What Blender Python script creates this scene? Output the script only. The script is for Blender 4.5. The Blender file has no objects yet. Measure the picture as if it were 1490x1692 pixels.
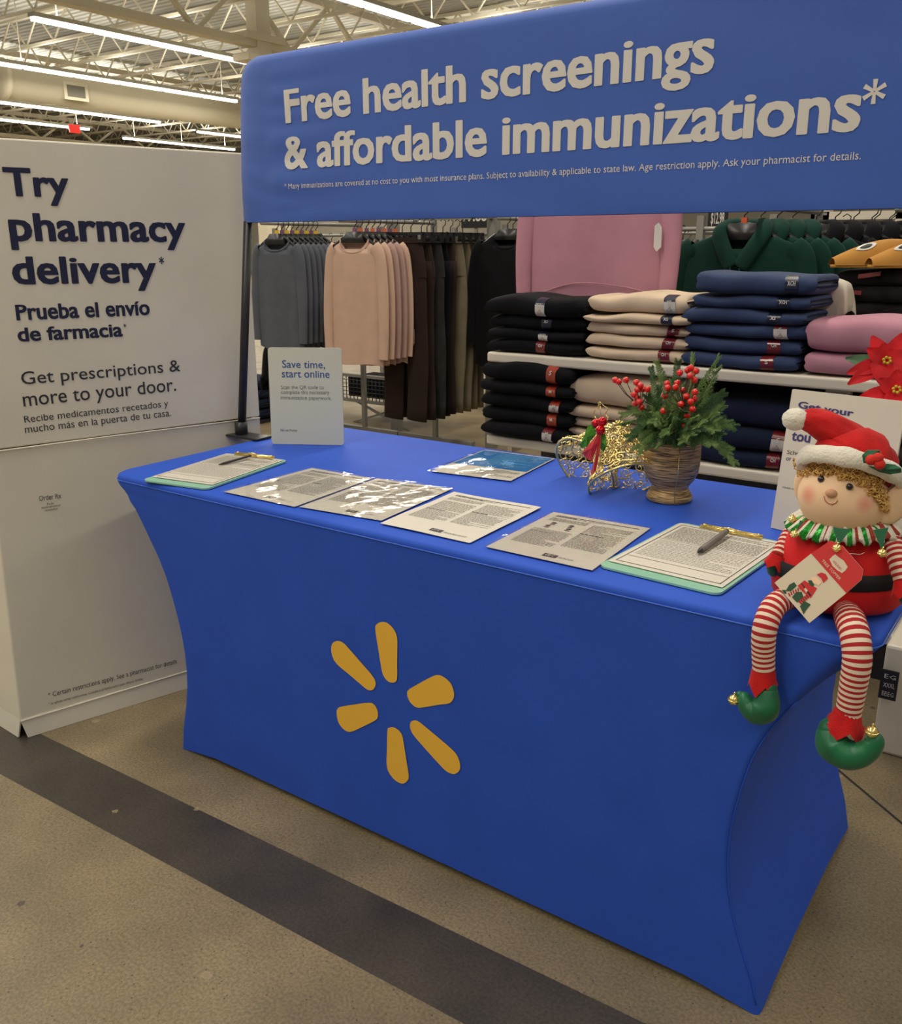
import bpy, bmesh, math, random
from mathutils import Vector, Matrix
from math import sin, cos, pi, radians, sqrt, atan2
random.seed(7)
S = bpy.context.scene
COL = S.collection
# ---------------------------------------------------------------- camera
CAM = Vector((1.9179, -1.2723, 1.2688)); YAW, PITCH, ROLL, F = -0.61575, 0.28560, -0.00237, 1505.3
FW = Vector((sin(YAW)*cos(PITCH), cos(YAW)*cos(PITCH), -sin(PITCH)))
R0 = Vector((cos(YAW), -sin(YAW), 0)); U0 = R0.cross(FW)
RT = R0*cos(ROLL)+U0*sin(ROLL); UP = -R0*sin(ROLL)+U0*cos(ROLL)
cd = bpy.data.cameras.new('camera'); cam = bpy.data.objects.new('camera', cd); COL.objects.link(cam)
m = Matrix((RT, UP, -FW)).transposed().to_4x4(); m.translation = CAM; cam.matrix_world = m
cd.sensor_fit = 'VERTICAL'; cd.sensor_height = 36; cd.lens = F/1692*36; cd.clip_start = .02; cd.clip_end = 200
S.camera = cam
S.view_settings.view_transform = 'Standard'; S.view_settings.look = 'None'; S.view_settings.gamma = 1
S.view_settings.use_curve_mapping = False; S.view_settings.exposure = -0.36
# ---------------------------------------------------------------- world and store lamps
w = bpy.data.worlds.new('world'); S.world = w; w.use_nodes = True
w.node_tree.nodes['Background'].inputs[0].default_value = (1.0, .92, .78, 1); w.node_tree.nodes['Background'].inputs[1].default_value = .26
def area(name, loc, sx, sy, power, col=(1, .92, .78)):
    l = bpy.data.lights.new(name, 'AREA'); l.shape = 'RECTANGLE'; l.size = sx; l.size_y = sy; l.energy = power; l.color = col
    o = bpy.data.objects.new(name, l); o.location = loc; COL.objects.link(o); return o
for x, pw in ((-4.4, 340), (0.1, 400), (4.5, 210)):
    area('ceiling_lamp', (x, 0, 4.9), .35, 14, pw)
area('ceiling_lamp', (-8.8, 2, 4.9), .35, 14, 330)
area('ceiling_lamp', (0.1, 14, 4.9), .35, 12, 250)

# ---------------------------------------------------------------- helpers
def ray(px, py):
    return FW + RT*((px-745)/F) - UP*((py-846)/F)
def at(px, py, axis, val):
    d = ray(px, py); return CAM + d*((val-CAM[axis])/d[axis])
def lerp(a, b, t): return a+(b-a)*t
ORG = {}
def mat(name, col, rough=.7, metal=0, noise=0, nscale=50, bump=0, bscale=300, emit=0, coat=0, sheen=0, spec=.5):
    m = bpy.data.materials.new(name); m.use_nodes = True; nt = m.node_tree; b = nt.nodes['Principled BSDF']
    c = (*col, 1)
    b.inputs['Base Color'].default_value = c; b.inputs['Roughness'].default_value = rough; b.inputs['Metallic'].default_value = metal
    b.inputs['Coat Weight'].default_value = coat; b.inputs['Sheen Weight'].default_value = sheen
    b.inputs['Specular IOR Level'].default_value = spec
    if emit:
        b.inputs['Emission Color'].default_value = c; b.inputs['Emission Strength'].default_value = emit
    if noise or bump:
        tc = nt.nodes.new('ShaderNodeTexCoord')
    if noise:
        n = nt.nodes.new('ShaderNodeTexNoise'); n.inputs['Scale'].default_value = nscale; n.inputs['Detail'].default_value = 4
        nt.links.new(tc.outputs['Object'], n.inputs['Vector'])
        r = nt.nodes.new('ShaderNodeValToRGB'); r.color_ramp.elements[0].position = .3; r.color_ramp.elements[1].position = .7
        r.color_ramp.elements[0].color = (*[max(0, v*(1-noise)) for v in col], 1); r.color_ramp.elements[1].color = (*[min(1, v*(1+noise)) for v in col], 1)
        nt.links.new(n.outputs['Fac'], r.inputs['Fac']); nt.links.new(r.outputs['Color'], b.inputs['Base Color'])
    if bump:
        n2 = nt.nodes.new('ShaderNodeTexNoise'); n2.inputs['Scale'].default_value = bscale; n2.inputs['Detail'].default_value = 3
        nt.links.new(tc.outputs['Object'], n2.inputs['Vector'])
        bp = nt.nodes.new('ShaderNodeBump'); bp.inputs['Strength'].default_value = bump; bp.inputs['Distance'].default_value = .002
        nt.links.new(n2.outputs['Fac'], bp.inputs['Height']); nt.links.new(bp.outputs['Normal'], b.inputs['Normal'])
    return m
def srgb(r, g, b):
    f = lambda v: (v/255/12.92) if v/255 <= .04045 else ((v/255+.055)/1.055)**2.4
    return (f(r), f(g), f(b))
def ob(name, verts, faces, mt, parent=None, smooth=True, mats=None, midx=None, label=None, kind=None):
    o_ = ORG.get(parent.name, Vector()) if parent else Vector()
    me = bpy.data.meshes.new(name); me.from_pydata([tuple(Vector(v)-o_) for v in verts], [], faces)
    if mats:
        for x in mats: me.materials.append(x)
        if midx: me.polygons.foreach_set('material_index', midx)
    elif mt: me.materials.append(mt)
    if smooth: me.polygons.foreach_set('use_smooth', [True]*len(me.polygons))
    me.update()
    o = bpy.data.objects.new(name, me); COL.objects.link(o)
    if parent: o.parent = parent; ORG[o.name] = o_
    if label: o['label'] = label
    if kind: o['kind'] = kind
    return o
def root(name, loc, label=None, cat=None, group=None, kind=None):
    o = bpy.data.objects.new(name, None); o.empty_display_size = .05; o.location = loc; COL.objects.link(o); ORG[o.name] = Vector(loc)
    return tag(o, label, cat, group, kind)
def tag(o, label=None, cat=None, group=None, kind=None):
    if label: o['label'] = label
    if cat: o['category'] = cat
    if group: o['group'] = group
    if kind: o['kind'] = kind
    return o
def copy_tree(o, parent=None):
    c = o.copy(); COL.objects.link(c)
    if parent: c.parent = parent
    for ch in [x for x in bpy.data.objects if x.parent == o]: copy_tree(ch, c)
    return c
class G:   # mesh gatherer
    def __init__(s): s.v = []; s.f = []; s.m = []
    def add(s, v, f, m=0):
        n = len(s.v); s.v += [Vector(x) for x in v]; s.f += [tuple(i+n for i in q) for q in f]; s.m += [m]*len(f); return s
    def box(s, a, b, m=0):
        (x0, y0, z0), (x1, y1, z1) = a, b
        return s.add([(x0,y0,z0),(x1,y0,z0),(x1,y1,z0),(x0,y1,z0),(x0,y0,z1),(x1,y0,z1),(x1,y1,z1),(x0,y1,z1)], [(3,2,1,0),(4,5,6,7),(0,1,5,4),(1,2,6,5),(2,3,7,6),(3,0,4,7)], m)
    def obox(s, c, ax, ay, az, m=0):   # half-axes
        c = Vector(c); ax, ay, az = Vector(ax), Vector(ay), Vector(az)
        v = [c+ax*i+ay*j+az*k for k in (-1,1) for i,j in ((-1,-1),(1,-1),(1,1),(-1,1))]
        return s.add(v, [(3,2,1,0),(4,5,6,7),(0,1,5,4),(1,2,6,5),(2,3,7,6),(3,0,4,7)], m)
    def tube(s, pts, rad, n=8, m=0, cap=True, midf=None, flat=None):
        pts = [Vector(p) for p in pts]; N = len(pts)
        rad = rad if isinstance(rad, (list, tuple)) else [rad]*N
        V = []; t0 = (pts[1]-pts[0]).normalized(); a = t0.orthogonal().normalized()
        if flat: a = (Vector(flat)-t0*Vector(flat).dot(t0)).normalized()
        for i, p in enumerate(pts):
            t = (pts[min(i+1, N-1)]-pts[max(i-1, 0)]).normalized()
            a = (a-t*a.dot(t)).normalized(); b = t.cross(a)
            r = rad[i]; ra, rb = (r if isinstance(r, tuple) else (r, r))
            V += [p+a*(ra*cos(2*pi*k/n))+b*(rb*sin(2*pi*k/n)) for k in range(n)]
        n0 = len(s.v); s.v += V
        for i in range(N-1):
            for k in range(n):
                k2 = (k+1) % n; s.f.append((n0+i*n+k, n0+i*n+k2, n0+(i+1)*n+k2, n0+(i+1)*n+k)); s.m.append(midf(i) if midf else m)
        if cap:
            s.f.append(tuple(n0+k for k in range(n))[::-1]); s.m.append(midf(0) if midf else m)
            s.f.append(tuple(n0+(N-1)*n+k for k in range(n))); s.m.append(midf(N-2) if midf else m)
        return s
    def ball(s, c, r, nu=12, nv=8, m=0, ax=None, dis=None):
        c = Vector(c); r = Vector(r) if isinstance(r, (tuple, list, Vector)) else Vector((r, r, r))
        ax = ax or (Vector((1,0,0)), Vector((0,1,0)), Vector((0,0,1)))
        V = []
        for j in range(nv+1):
            th = pi*j/nv
            for i in range(nu):
                ph = 2*pi*i/nu; d = Vector((sin(th)*cos(ph), sin(th)*sin(ph), cos(th)))
                k = dis(d) if dis else 1
                V.append(c+(ax[0]*(d.x*r.x)+ax[1]*(d.y*r.y)+ax[2]*(d.z*r.z))*k)
        Fc = []
        for j in range(nv):
            for i in range(nu):
                i2 = (i+1) % nu; Fc.append((j*nu+i, (j+1)*nu+i, (j+1)*nu+i2, j*nu+i2))
        return s.add(V, Fc, m)
    def lathe(s, prof, c, n=32, m=0, ax=None):
        c = Vector(c); ax = ax or (Vector((1,0,0)), Vector((0,1,0)), Vector((0,0,1)))
        V = [c+ax[0]*(r*cos(2*pi*i/n))+ax[1]*(r*sin(2*pi*i/n))+ax[2]*z for r, z in prof for i in range(n)]
        Fc = [(j*n+i, j*n+(i+1) % n, (j+1)*n+(i+1) % n, (j+1)*n+i) for j in range(len(prof)-1) for i in range(n)]
        return s.add(V, Fc, m)
    def grid(s, fn, nu, nv, m=0, closed=False):
        V = [fn(i/nu, j/nv) for j in range(nv+1) for i in range(nu+1)]
        return s.add(V, [(j*(nu+1)+i, j*(nu+1)+i+1, (j+1)*(nu+1)+i+1, (j+1)*(nu+1)+i) for j in range(nv) for i in range(nu)], m)
    def out(s, name, mt, parent=None, smooth=True, **k):
        if isinstance(mt, list): return ob(name, s.v, s.f, None, parent, smooth, mats=mt, midx=s.m, **k)
        return ob(name, s.v, s.f, mt, parent, smooth, **k)
def spline(pts, n=6, closed=False):
    P = [Vector(p) for p in pts]; N = len(P); out = []
    rng = range(N if closed else N-1)
    for i in rng:
        if closed: a, b, c, d = P[(i-1) % N], P[i], P[(i+1) % N], P[(i+2) % N]
        else: a, b, c, d = P[max(i-1, 0)], P[i], P[i+1], P[min(i+2, N-1)]
        for k in range(n):
            t = k/n
            out.append(.5*((2*b)+(c-a)*t+(2*a-5*b+4*c-d)*t*t+(3*b-a-3*c+d)*t**3))
    if not closed: out.append(P[-1])
    return out
def interp(tab, x):
    if x <= tab[0][0]: return tab[0][1]
    for (a, va), (b, vb) in zip(tab, tab[1:]):
        if x <= b: return va+(vb-va)*(x-a)/(b-a)
    return tab[-1][1]
def bevel_mod(o, wd, seg=2):
    m = o.modifiers.new('b', 'BEVEL'); m.width = wd; m.segments = seg; m.limit_method = 'ANGLE'; return o
# text as flat print
def text_raw(s, bold=0, res=3, space=1.0):
    c = bpy.data.curves.new('t', 'FONT'); c.body = s; c.size = 1; c.offset = bold; c.resolution_u = res; c.fill_mode = 'FRONT'; c.space_character = space
    o = bpy.data.objects.new('t', c); COL.objects.link(o)
    dg = bpy.context.evaluated_depsgraph_get(); me = bpy.data.meshes.new_from_object(o.evaluated_get(dg))
    vs = [Vector(v.co) for v in me.vertices]; fs = [tuple(p.vertices) for p in me.polygons]
    bpy.data.objects.remove(o); bpy.data.curves.remove(c); bpy.data.meshes.remove(me); return vs, fs
def text_uv(s, pl, u0, u1, v0, v1, mt, parent, bold=0, res=3, off=.0006, name='printed_words', slope=0, space=1.0):
    vs, fs = text_raw(s, min(bold, .012), res, space)
    if not vs: return
    if bold > .015:      # heavier weight: the same flat print laid a few times, slightly shifted
        k = bold*.62; v0_, f0_ = vs, fs; vs, fs = [], []
        for j, (sx_, sy_) in enumerate(((0,0),(k,0),(-k,0),(0,k*.5),(0,-k*.5),(k*.7,k*.4),(-k*.7,-k*.4),(k*.7,-k*.4),(-k*.7,k*.4))):
            n_0 = len(vs); vs += [Vector((v.x+sx_, v.y+sy_+k*.5, j*.00002)) for v in v0_]; fs += [tuple(i+n_0 for i in f_) for f_ in f0_]
    O, U, V = pl; N = U.cross(V).normalized()
    x0 = min(v.x for v in vs); x1 = max(v.x for v in vs); y1 = max(v.y for v in vs)
    if any(c in 'bdfhkl' for c in s) and any(c in 'aceimnorsuvwxz' for c in s):   # taller x-height, like the photographed lettering
        for v in vs:
            q = v.y/y1
            if q > 0: v.y = y1*(q*.715/.63 if q < .63 else .715+(q-.63)*.285/.37)
    W = [O+U*(u0+(v.x-x0)/(x1-x0)*(u1-u0))+V*(v0+slope*(v.x-x0)/(x1-x0)+v.y/y1*(v1-v0))+N*(off+v.z) for v in vs]
    return ob(name, W, fs, mt, parent, smooth=False, label='printed words reading '+s.strip('* ').split('.')[0][:50] if len(s) > 3 else None)
def on_plane(pl, px, py):
    O, U, V = pl; N = U.cross(V); d = ray(px, py); P = CAM+d*((O-CAM).dot(N)/d.dot(N)); q = P-O
    return q.dot(U), q.dot(V)
def text_px(s, pl, a, b, ytop, mt, parent, **k):
    u0, va = on_plane(pl, *a); u1, vb = on_plane(pl, *b); _, vt = on_plane(pl, a[0], ytop)
    return text_uv(s, pl, u0, u1, va, va+(vt-va), mt, parent, slope=vb-va, **k)

# ---------------------------------------------------------------- materials
def floor_mat():
    m = bpy.data.materials.new('polished_concrete'); m.use_nodes = True; nt = m.node_tree; N = nt.nodes.new; L = nt.links.new
    b = nt.nodes['Principled BSDF']; tc = N('ShaderNodeTexCoord')
    def noise(sc, det=5):
        n = N('ShaderNodeTexNoise'); n.inputs['Scale'].default_value = sc; n.inputs['Detail'].default_value = det; L(tc.outputs['Object'], n.inputs['Vector']); return n.outputs['Fac']
    def ramp(f, p0, c0, p1, c1):
        r = N('ShaderNodeValToRGB'); e = r.color_ramp.elements; e[0].position = p0; e[1].position = p1; e[0].color = c0; e[1].color = c1; L(f, r.inputs['Fac']); return r.outputs['Color']
    def mixc(f, a, b_, mode='MIX'):
        x = N('ShaderNodeMix'); x.data_type = 'RGBA'; x.blend_type = mode
        for i, v in ((0, f), (6, a), (7, b_)):
            if isinstance(v, (float, int)): x.inputs[i].default_value = v
            elif isinstance(v, tuple): x.inputs[i].default_value = v
            else: L(v, x.inputs[i])
        return x.outputs[2]
    def mth(op, a, b_=0.):
        x = N('ShaderNodeMath'); x.operation = op
        for i, v in ((0, a), (1, b_)):
            if isinstance(v, (float, int)): x.inputs[i].default_value = v
            else: L(v, x.inputs[i])
        return x.outputs[0]
    sx = N('ShaderNodeSeparateXYZ'); L(tc.outputs['Object'], sx.inputs[0]); X, Y = sx.outputs[0], sx.outputs[1]
    base = ramp(noise(3.2), .32, (.180, .142, .086, 1), .68, (.310, .242, .138, 1))
    fine = ramp(noise(170, 3), .35, (.72, .72, .72, 1), .65, (1.15, 1.15, 1.15, 1))
    dark = ramp(noise(5), .3, (.045, .038, .030, 1), .7, (.082, .067, .050, 1))
    lo = mth('ADD', mth('MULTIPLY', X, STRIPE[1]), STRIPE[0]); hi = mth('ADD', mth('MULTIPLY', X, STRIPE[3]), STRIPE[2])
    ins = mth('MULTIPLY', mth('GREATER_THAN', Y, lo), mth('LESS_THAN', Y, hi))
    c = mixc(ins, base, dark); c = mixc(1.0, c, fine, 'MULTIPLY')
    vo = N('ShaderNodeTexVoronoi'); vo.inputs['Scale'].default_value = 9; L(tc.outputs['Object'], vo.inputs['Vector'])
    wob = mth('ADD', vo.outputs['Distance'], mth('MULTIPLY', mth('SUBTRACT', noise(60, 2), .5), .12))
    sep = N('ShaderNodeSeparateColor'); L(vo.outputs['Color'], sep.inputs[0])
    spot = mth('MULTIPLY', mth('LESS_THAN', wob, .065), mth('GREATER_THAN', sep.outputs[0], .70))
    c = mixc(mth('MULTIPLY', spot, .75), c, (.05, .045, .04, 1))
    spot2 = mth('MULTIPLY', mth('LESS_THAN', wob, .09), mth('LESS_THAN', sep.outputs[1], .16))
    c = mixc(mth('MULTIPLY', spot2, .6), c, (.42, .33, .2, 1))
    pit = N('ShaderNodeTexVoronoi'); pit.inputs['Scale'].default_value = 90; L(tc.outputs['Object'], pit.inputs['Vector'])
    s3 = N('ShaderNodeSeparateColor'); L(pit.outputs['Color'], s3.inputs[0])
    c = mixc(mth('MULTIPLY', mth('MULTIPLY', mth('LESS_THAN', pit.outputs['Distance'], .16), mth('GREATER_THAN', s3.outputs[0], .72)), .7), c, (.04, .035, .03, 1))
    L(c, b.inputs['Base Color'])
    L(ramp(noise(4), .3, (.32,)*3+(1,), .7, (.5,)*3+(1,)), b.inputs['Roughness'])
    bp = N('ShaderNodeBump'); bp.inputs['Strength'].default_value = .12; bp.inputs['Distance'].default_value = .003; L(noise(130, 3), bp.inputs['Height']); L(bp.outputs['Normal'], b.inputs['Normal'])
    return m
def line_fit(p):
    xs = [q.x for q in p]; ys = [q.y for q in p]; n = len(p); mx = sum(xs)/n; my = sum(ys)/n
    k = sum((a-mx)*(b-my) for a, b in zip(xs, ys))/sum((a-mx)**2 for a in xs); return my-k*mx, k
STRIPE = (*line_fit([at(x, y, 2, 0) for x, y in ((0,1278),(247,1414),(554,1578),(725,1668))]), *line_fit([at(x, y, 2, 0) for x, y in ((91,1225),(322,1336),(584,1457),(750,1537),(931,1628),(1062,1692))]))
MW = mat('white_card', srgb(228, 222, 205), .6, noise=.03, nscale=6, bump=.05)
MNAVY = mat('navy_ink', srgb(22, 30, 66), .6)
MINK = mat('charcoal_ink', srgb(48, 50, 58), .6)
MBLUE = mat('blue_stretch_fabric', (.030, .105, .62), .62, noise=.05, nscale=9, bump=.18, bscale=900, spec=.2)
MSEAM = mat('blue_seam', (.06, .17, .72), .6)
MBAN = mat('blue_banner_fabric', (.036, .115, .50), .6, noise=.05, nscale=5, bump=.15, bscale=800, sheen=.3)
MBWH = mat('banner_white_print', srgb(222, 218, 212), .65)
MYEL = mat('yellow_print', (.98, .56, .06), .6)
MBLK = mat('black_metal', (.02, .02, .023), .4)
MPL = mat('black_plastic', (.018, .018, .02), .35)
MSHELF = mat('white_metal_shelf', srgb(226, 218, 200), .4, noise=.03, nscale=8)
MGOLD = mat('gold_metal', (1, .80, .30), .24, .9)
MRED = mat('red_felt', (.56, .014, .014), .85, noise=.16, nscale=40, bump=.6, bscale=500, sheen=.08, spec=.2)
MREDV = mat('red_velvet', (.66, .016, .018), .75, noise=.08, nscale=25, bump=.25, bscale=600, sheen=.08, spec=.2)
MGRN = mat('green_felt', (.012, .115, .05), .85, noise=.15, nscale=60, bump=.5, bscale=500, sheen=.3)
MGRV = mat('green_velvet', (.003, .13, .048), .42, noise=.3, nscale=30, sheen=.15)
MFLC = mat('white_fleece', srgb(232, 226, 210), .95, noise=.06, nscale=90, bump=1, bscale=260, sheen=.5)
MSKIN = mat('doll_skin_felt', srgb(250, 212, 172), .85, noise=.04, nscale=30, bump=.2, bscale=700)
MSTW = mat('cream_knit', srgb(238, 218, 196), .9, bump=.3, bscale=700)
MSTR = mat('red_knit', srgb(176, 34, 40), .9, bump=.3, bscale=700)
MPAPER = mat('white_paper', srgb(216, 210, 198), .6)
MPRINT = mat('grey_print', srgb(152, 147, 138), .7)
MPRD = mat('dark_print', srgb(70, 66, 66), .7)
MMINT = mat('mint_plastic', srgb(150, 205, 180), .3, coat=.3)
MCEIL = mat('painted_steel', srgb(222, 214, 190), .55)
MTUBE = mat('lit_lamp_tube', (1, .97, .9), .5, emit=7)
def fabric(name, c, n=.08): return mat(name, c, .92, noise=n, nscale=14, bump=.35, bscale=500, sheen=.04, spec=.12 if sum(c) < .2 else .3)
FBLK = fabric('black_fleece', (.006, .006, .008)); FCRM = fabric('cream_fleece', srgb(214, 192, 166), .03); FNVY = fabric('navy_blue_fleece', srgb(52, 66, 100), .1)
FDNV = fabric('dark_navy_fleece', srgb(26, 34, 56)); FPNK = fabric('pink_fleece', srgb(188, 134, 150), .04); FGRY = fabric('slate_grey_jersey', srgb(84, 88, 98))
FROS = fabric('rose_beige_jersey', srgb(196, 164, 146), .04); FROD = fabric('dusty_rose_jersey', srgb(168, 138, 130), .04); FBRN = fabric('dark_brown_cloth', srgb(50, 38, 36)); FOLV = fabric('olive_tan_cloth', srgb(118, 108, 88))
FGRN = fabric('dark_green_fleece', srgb(24, 58, 50), .1); FCHR = fabric('charcoal_cloth', srgb(48, 47, 46), .2); FTAN = fabric('tan_suede', srgb(184, 132, 62), .08)

# ================================================================= SETTING
g = G(); g.grid(lambda a, b: (lerp(-45, 12, a), lerp(-8, 32, b), 0), 1, 1); fl = g.out('floor', floor_mat(), smooth=False); tag(fl, kind='structure', label='polished tan concrete floor with a dark painted stripe')
MJ = mat('joint_filler', (.02, .018, .016), .8)
a, b = at(1395, 1281, 2, 0), at(1490, 1361, 2, 0); d = (b-a).normalized(); n_ = Vector((-d.y, d.x, 0))*.0035
g = G(); A, B = a-d*.35, b+d*2.5; g.add([A-n_+Vector((0,0,.0006)), B-n_+Vector((0,0,.0006)), B+n_+Vector((0,0,.0006)), A+n_+Vector((0,0,.0006))], [(0,1,2,3)])
g.out('floor_joint', MJ, fl, smooth=False)
MWALL = mat('store_wall_paint', srgb(196, 190, 176), .8)
for nm, a, b in (('wall_left', (-45.2,-8,0), (-45,32,6.6)), ('wall_back', (-45,32,0), (12,32.2,6.6))):
    g = G(); g.box(a, b); tag(g.out(nm, MWALL, smooth=False), kind='structure')
# roof deck, corrugated
MDECK = mat('roof_deck_paint', srgb(178, 176, 166), .7)
g = G(); n = 150; V = []; Fc = []
ys = []
for i in range(n+1):
    y = lerp(4, 32, i/n); ys.append((y, 6.3 if i % 2 else 6.3)); ys.append((y+.01, 6.3 if i % 2 else 6.36))
prof = []; y = 4
while y < 32:
    prof += [(y, 6.3), (y+.09, 6.3), (y+.11, 6.36), (y+.17, 6.36), (y+.19, 6.3)]; y += .2
SKX = (-11.75, -10.0); SKY = (17.4, 19.0)
g = G()
for x0, x1 in ((-45, SKX[0]), (SKX[0], SKX[1]), (SKX[1], 12)):
    for (ya, za), (yb, zb) in zip(prof, prof[1:]):
        if x0 == SKX[0] and SKY[0] < ya < SKY[1]: continue
        g.add([(x0, ya, za), (x1, ya, za), (x1, yb, zb), (x0, yb, zb)], [(0,1,2,3)])
cl = tag(g.out('ceiling', MDECK, smooth=False), kind='structure', label='corrugated metal roof deck')
MSKY = mat('daylit_skylight_panel', (.86, .93, 1), .5, emit=1.6)
g = G(); g.box((SKX[0], SKY[0], 6.7), (SKX[1], SKY[1], 6.72)); sk = tag(g.out('window_1', MSKY, smooth=False), kind='structure', label='bright square skylight in the roof deck')
g = G()
for x in (SKX[0], (SKX[0]+SKX[1])/2, SKX[1]): g.box((x-.04, SKY[0], 6.3), (x+.04, SKY[1], 6.69))
for y in (SKY[0], SKY[1]): g.box((SKX[0], y-.04, 6.3), (SKX[1], y+.04, 6.69))
g.out('window_frame', MCEIL, sk, smooth=False)
def bar(g, a, b, r, n=4): g.tube([a, b], r, n)
def truss(name, a, b, zb, zt, r, step, single, label):
    a = Vector(a); b = Vector(b); t = root(name, (a.x, a.y, zb), kind='structure', label=label); L = (b-a).length; d = (b-a)/L; side = Vector((-d.y, d.x, 0))
    for z in (zb, zt):
        g = G(); g.obox((a+b)/2+Vector((0,0,z)), d*(L/2), side*r*1.5, Vector((0,0,r))); g.out('chord', MCEIL, t, smooth=False)
    n = int(L/step); gs = G()
    for i in range(n):
        p = a+d*(i*step); q = a+d*((i+.5)*step); e = a+d*((i+1)*step)
        for u, v in (((p, zt), (q, zb)), ((q, zb), (e, zt))):
            k = gs if not single else G()
            bar(k, u[0]+Vector((0,0,u[1])), v[0]+Vector((0,0,v[1])), r*.8)
            if single: k.out('brace', MCEIL, t, smooth=False)
    if not single: o = gs.out('web', MCEIL, t, smooth=False, kind='stuff')
    return t
for i, x in enumerate((-12.4, -22.5, -33)):
    truss('roof_girder', (x, 5, 0), (x, 31, 0), 5.0+.12*i, 6.05, .07, 2.4, i == 0, ('white steel roof girder beside the white column above the box standee', 'second white steel roof girder beyond the round duct', 'farthest white steel roof girder')[i])
for i in range(14):
    y = 6.5+i*1.8
    truss('roof_joist', (-44, y, 0), (2, y, 0), 5.62, 6.22, .028, 1.1, False, 'slim white roof joist crossing under the roof deck')
for i, (x, y) in enumerate(((-12.4, 12.55), (-22.3, 23.2))):
    t = root('column', (x, y, 0), kind='structure', label=('white steel column rising behind the left end of the blue banner', 'distant white steel column beyond the duct')[i])
    g = G(); g.box((x-.14, y-.18, 0), (x+.14, y+.18, 6.2)); g.out('column_shaft', MCEIL, t, smooth=False)
    for z in (4.72, 5.1):
        g = G(); g.box((x-.22, y-.5, z-.06), (x+.22, y+.5, z+.06)); g.out('column_bracket', MCEIL, t, smooth=False)
rows = [(-8.75, 6.5, 20, 'nearest lit strip light, ending at the top edge of the blue banner'), (-13.95, 8.75, 20, 'long lit strip light above the duct, ending behind the blue banner'),
        (-18.3, 5, 17.3, 'long lit strip light hanging in front of the round duct'), (-23.6, 9, 19.0, 'lit strip light just under the round duct'),
        (-27.0, 10, 18.7, 'lit strip light with a red sign, low at the far left'), (-28.3, 20.9, 26.2, 'short lit strip light just above the white standee'), (-24.6, 21.2, 29, 'short lit strip light beside the distant column')]
MHOUS = mat('lamp_housing', srgb(200, 200, 190), .5)
for x, y0, y1, lb in rows:
    t = root('strip_light', (x, y0, 5.06), lb, 'ceiling light', 'strip lights under the store roof')
    g = G(); g.box((x-.09, y0, 5.03), (x+.09, y1, 5.1)); g.out('housing', MHOUS, t, smooth=False)
    y = y0; gt = None
    while y < y1-.3:
        e = min(y+1.2, y1); g = G(); g.box((x-.055, y+.02, 4.97), (x+.055, e-.02, 5.029)); g.out('lamp_tube', MTUBE, t, smooth=False); y += 1.24
    area('strip_lamp', (x, (y0+y1)/2, 4.95), .11, y1-y0, 38*(y1-y0))
    area('ceiling_bounce_fill', (x, (y0+y1)/2, 5.13), .16, y1-y0, (13 if x > -20 else 36)*(y1-y0), (1, .96, .88)).rotation_euler = (pi, 0, 0)  # added upward fill brightening the roof, stands in for floor bounce; no such fixture
    for k in range(3):
        yy = lerp(y0+.5, y1-.5, k/2); g = G(); bar(g, (x, yy, 5.1), (x, yy, 6.32), .012); g.out('hanger_rod', MCEIL, t, smooth=False)
# round duct
t = root('air_duct', (-19.6, 11.3, 4.9), 'thick white round ventilation duct running under the roof', 'duct'); dx = -19.9
g = G(); g.tube([(dx, 11.6, 4.98), (dx, 31, 4.98)], .42, 24); g.out('duct_pipe', MCEIL, t)
g = G(); g.tube([(dx, 11.45, 4.98), (dx, 11.6, 4.98)], .46, 24); g.out('end_cap', MCEIL, t)
g = G(); g.obox((dx+.40, 13.2, 4.86), (.04, 0, 0), (0, .33, 0), (0, 0, .2)); g.out('grille_frame', MCEIL, t, smooth=False)
g = G(); g.obox((dx+.43, 13.2, 4.86), (.02, 0, 0), (0, .24, 0), (0, 0, .13)); g.out('grille', mat('dark_grille', srgb(120, 116, 104), .6), t, smooth=False)
g = G(); p = at(123, 213, 0, -26.9); g.box((p.x-.03, p.y-.2, p.z-.13), (p.x+.03, p.y+.2, p.z+.13)); tag(bevel_mod(g.out('exit_sign', mat('red_lit_sign', (.9, .05, .04), .5, emit=.6), smooth=False), .02), 'tiny red sign hanging by the far left strip light', 'sign')

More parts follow.
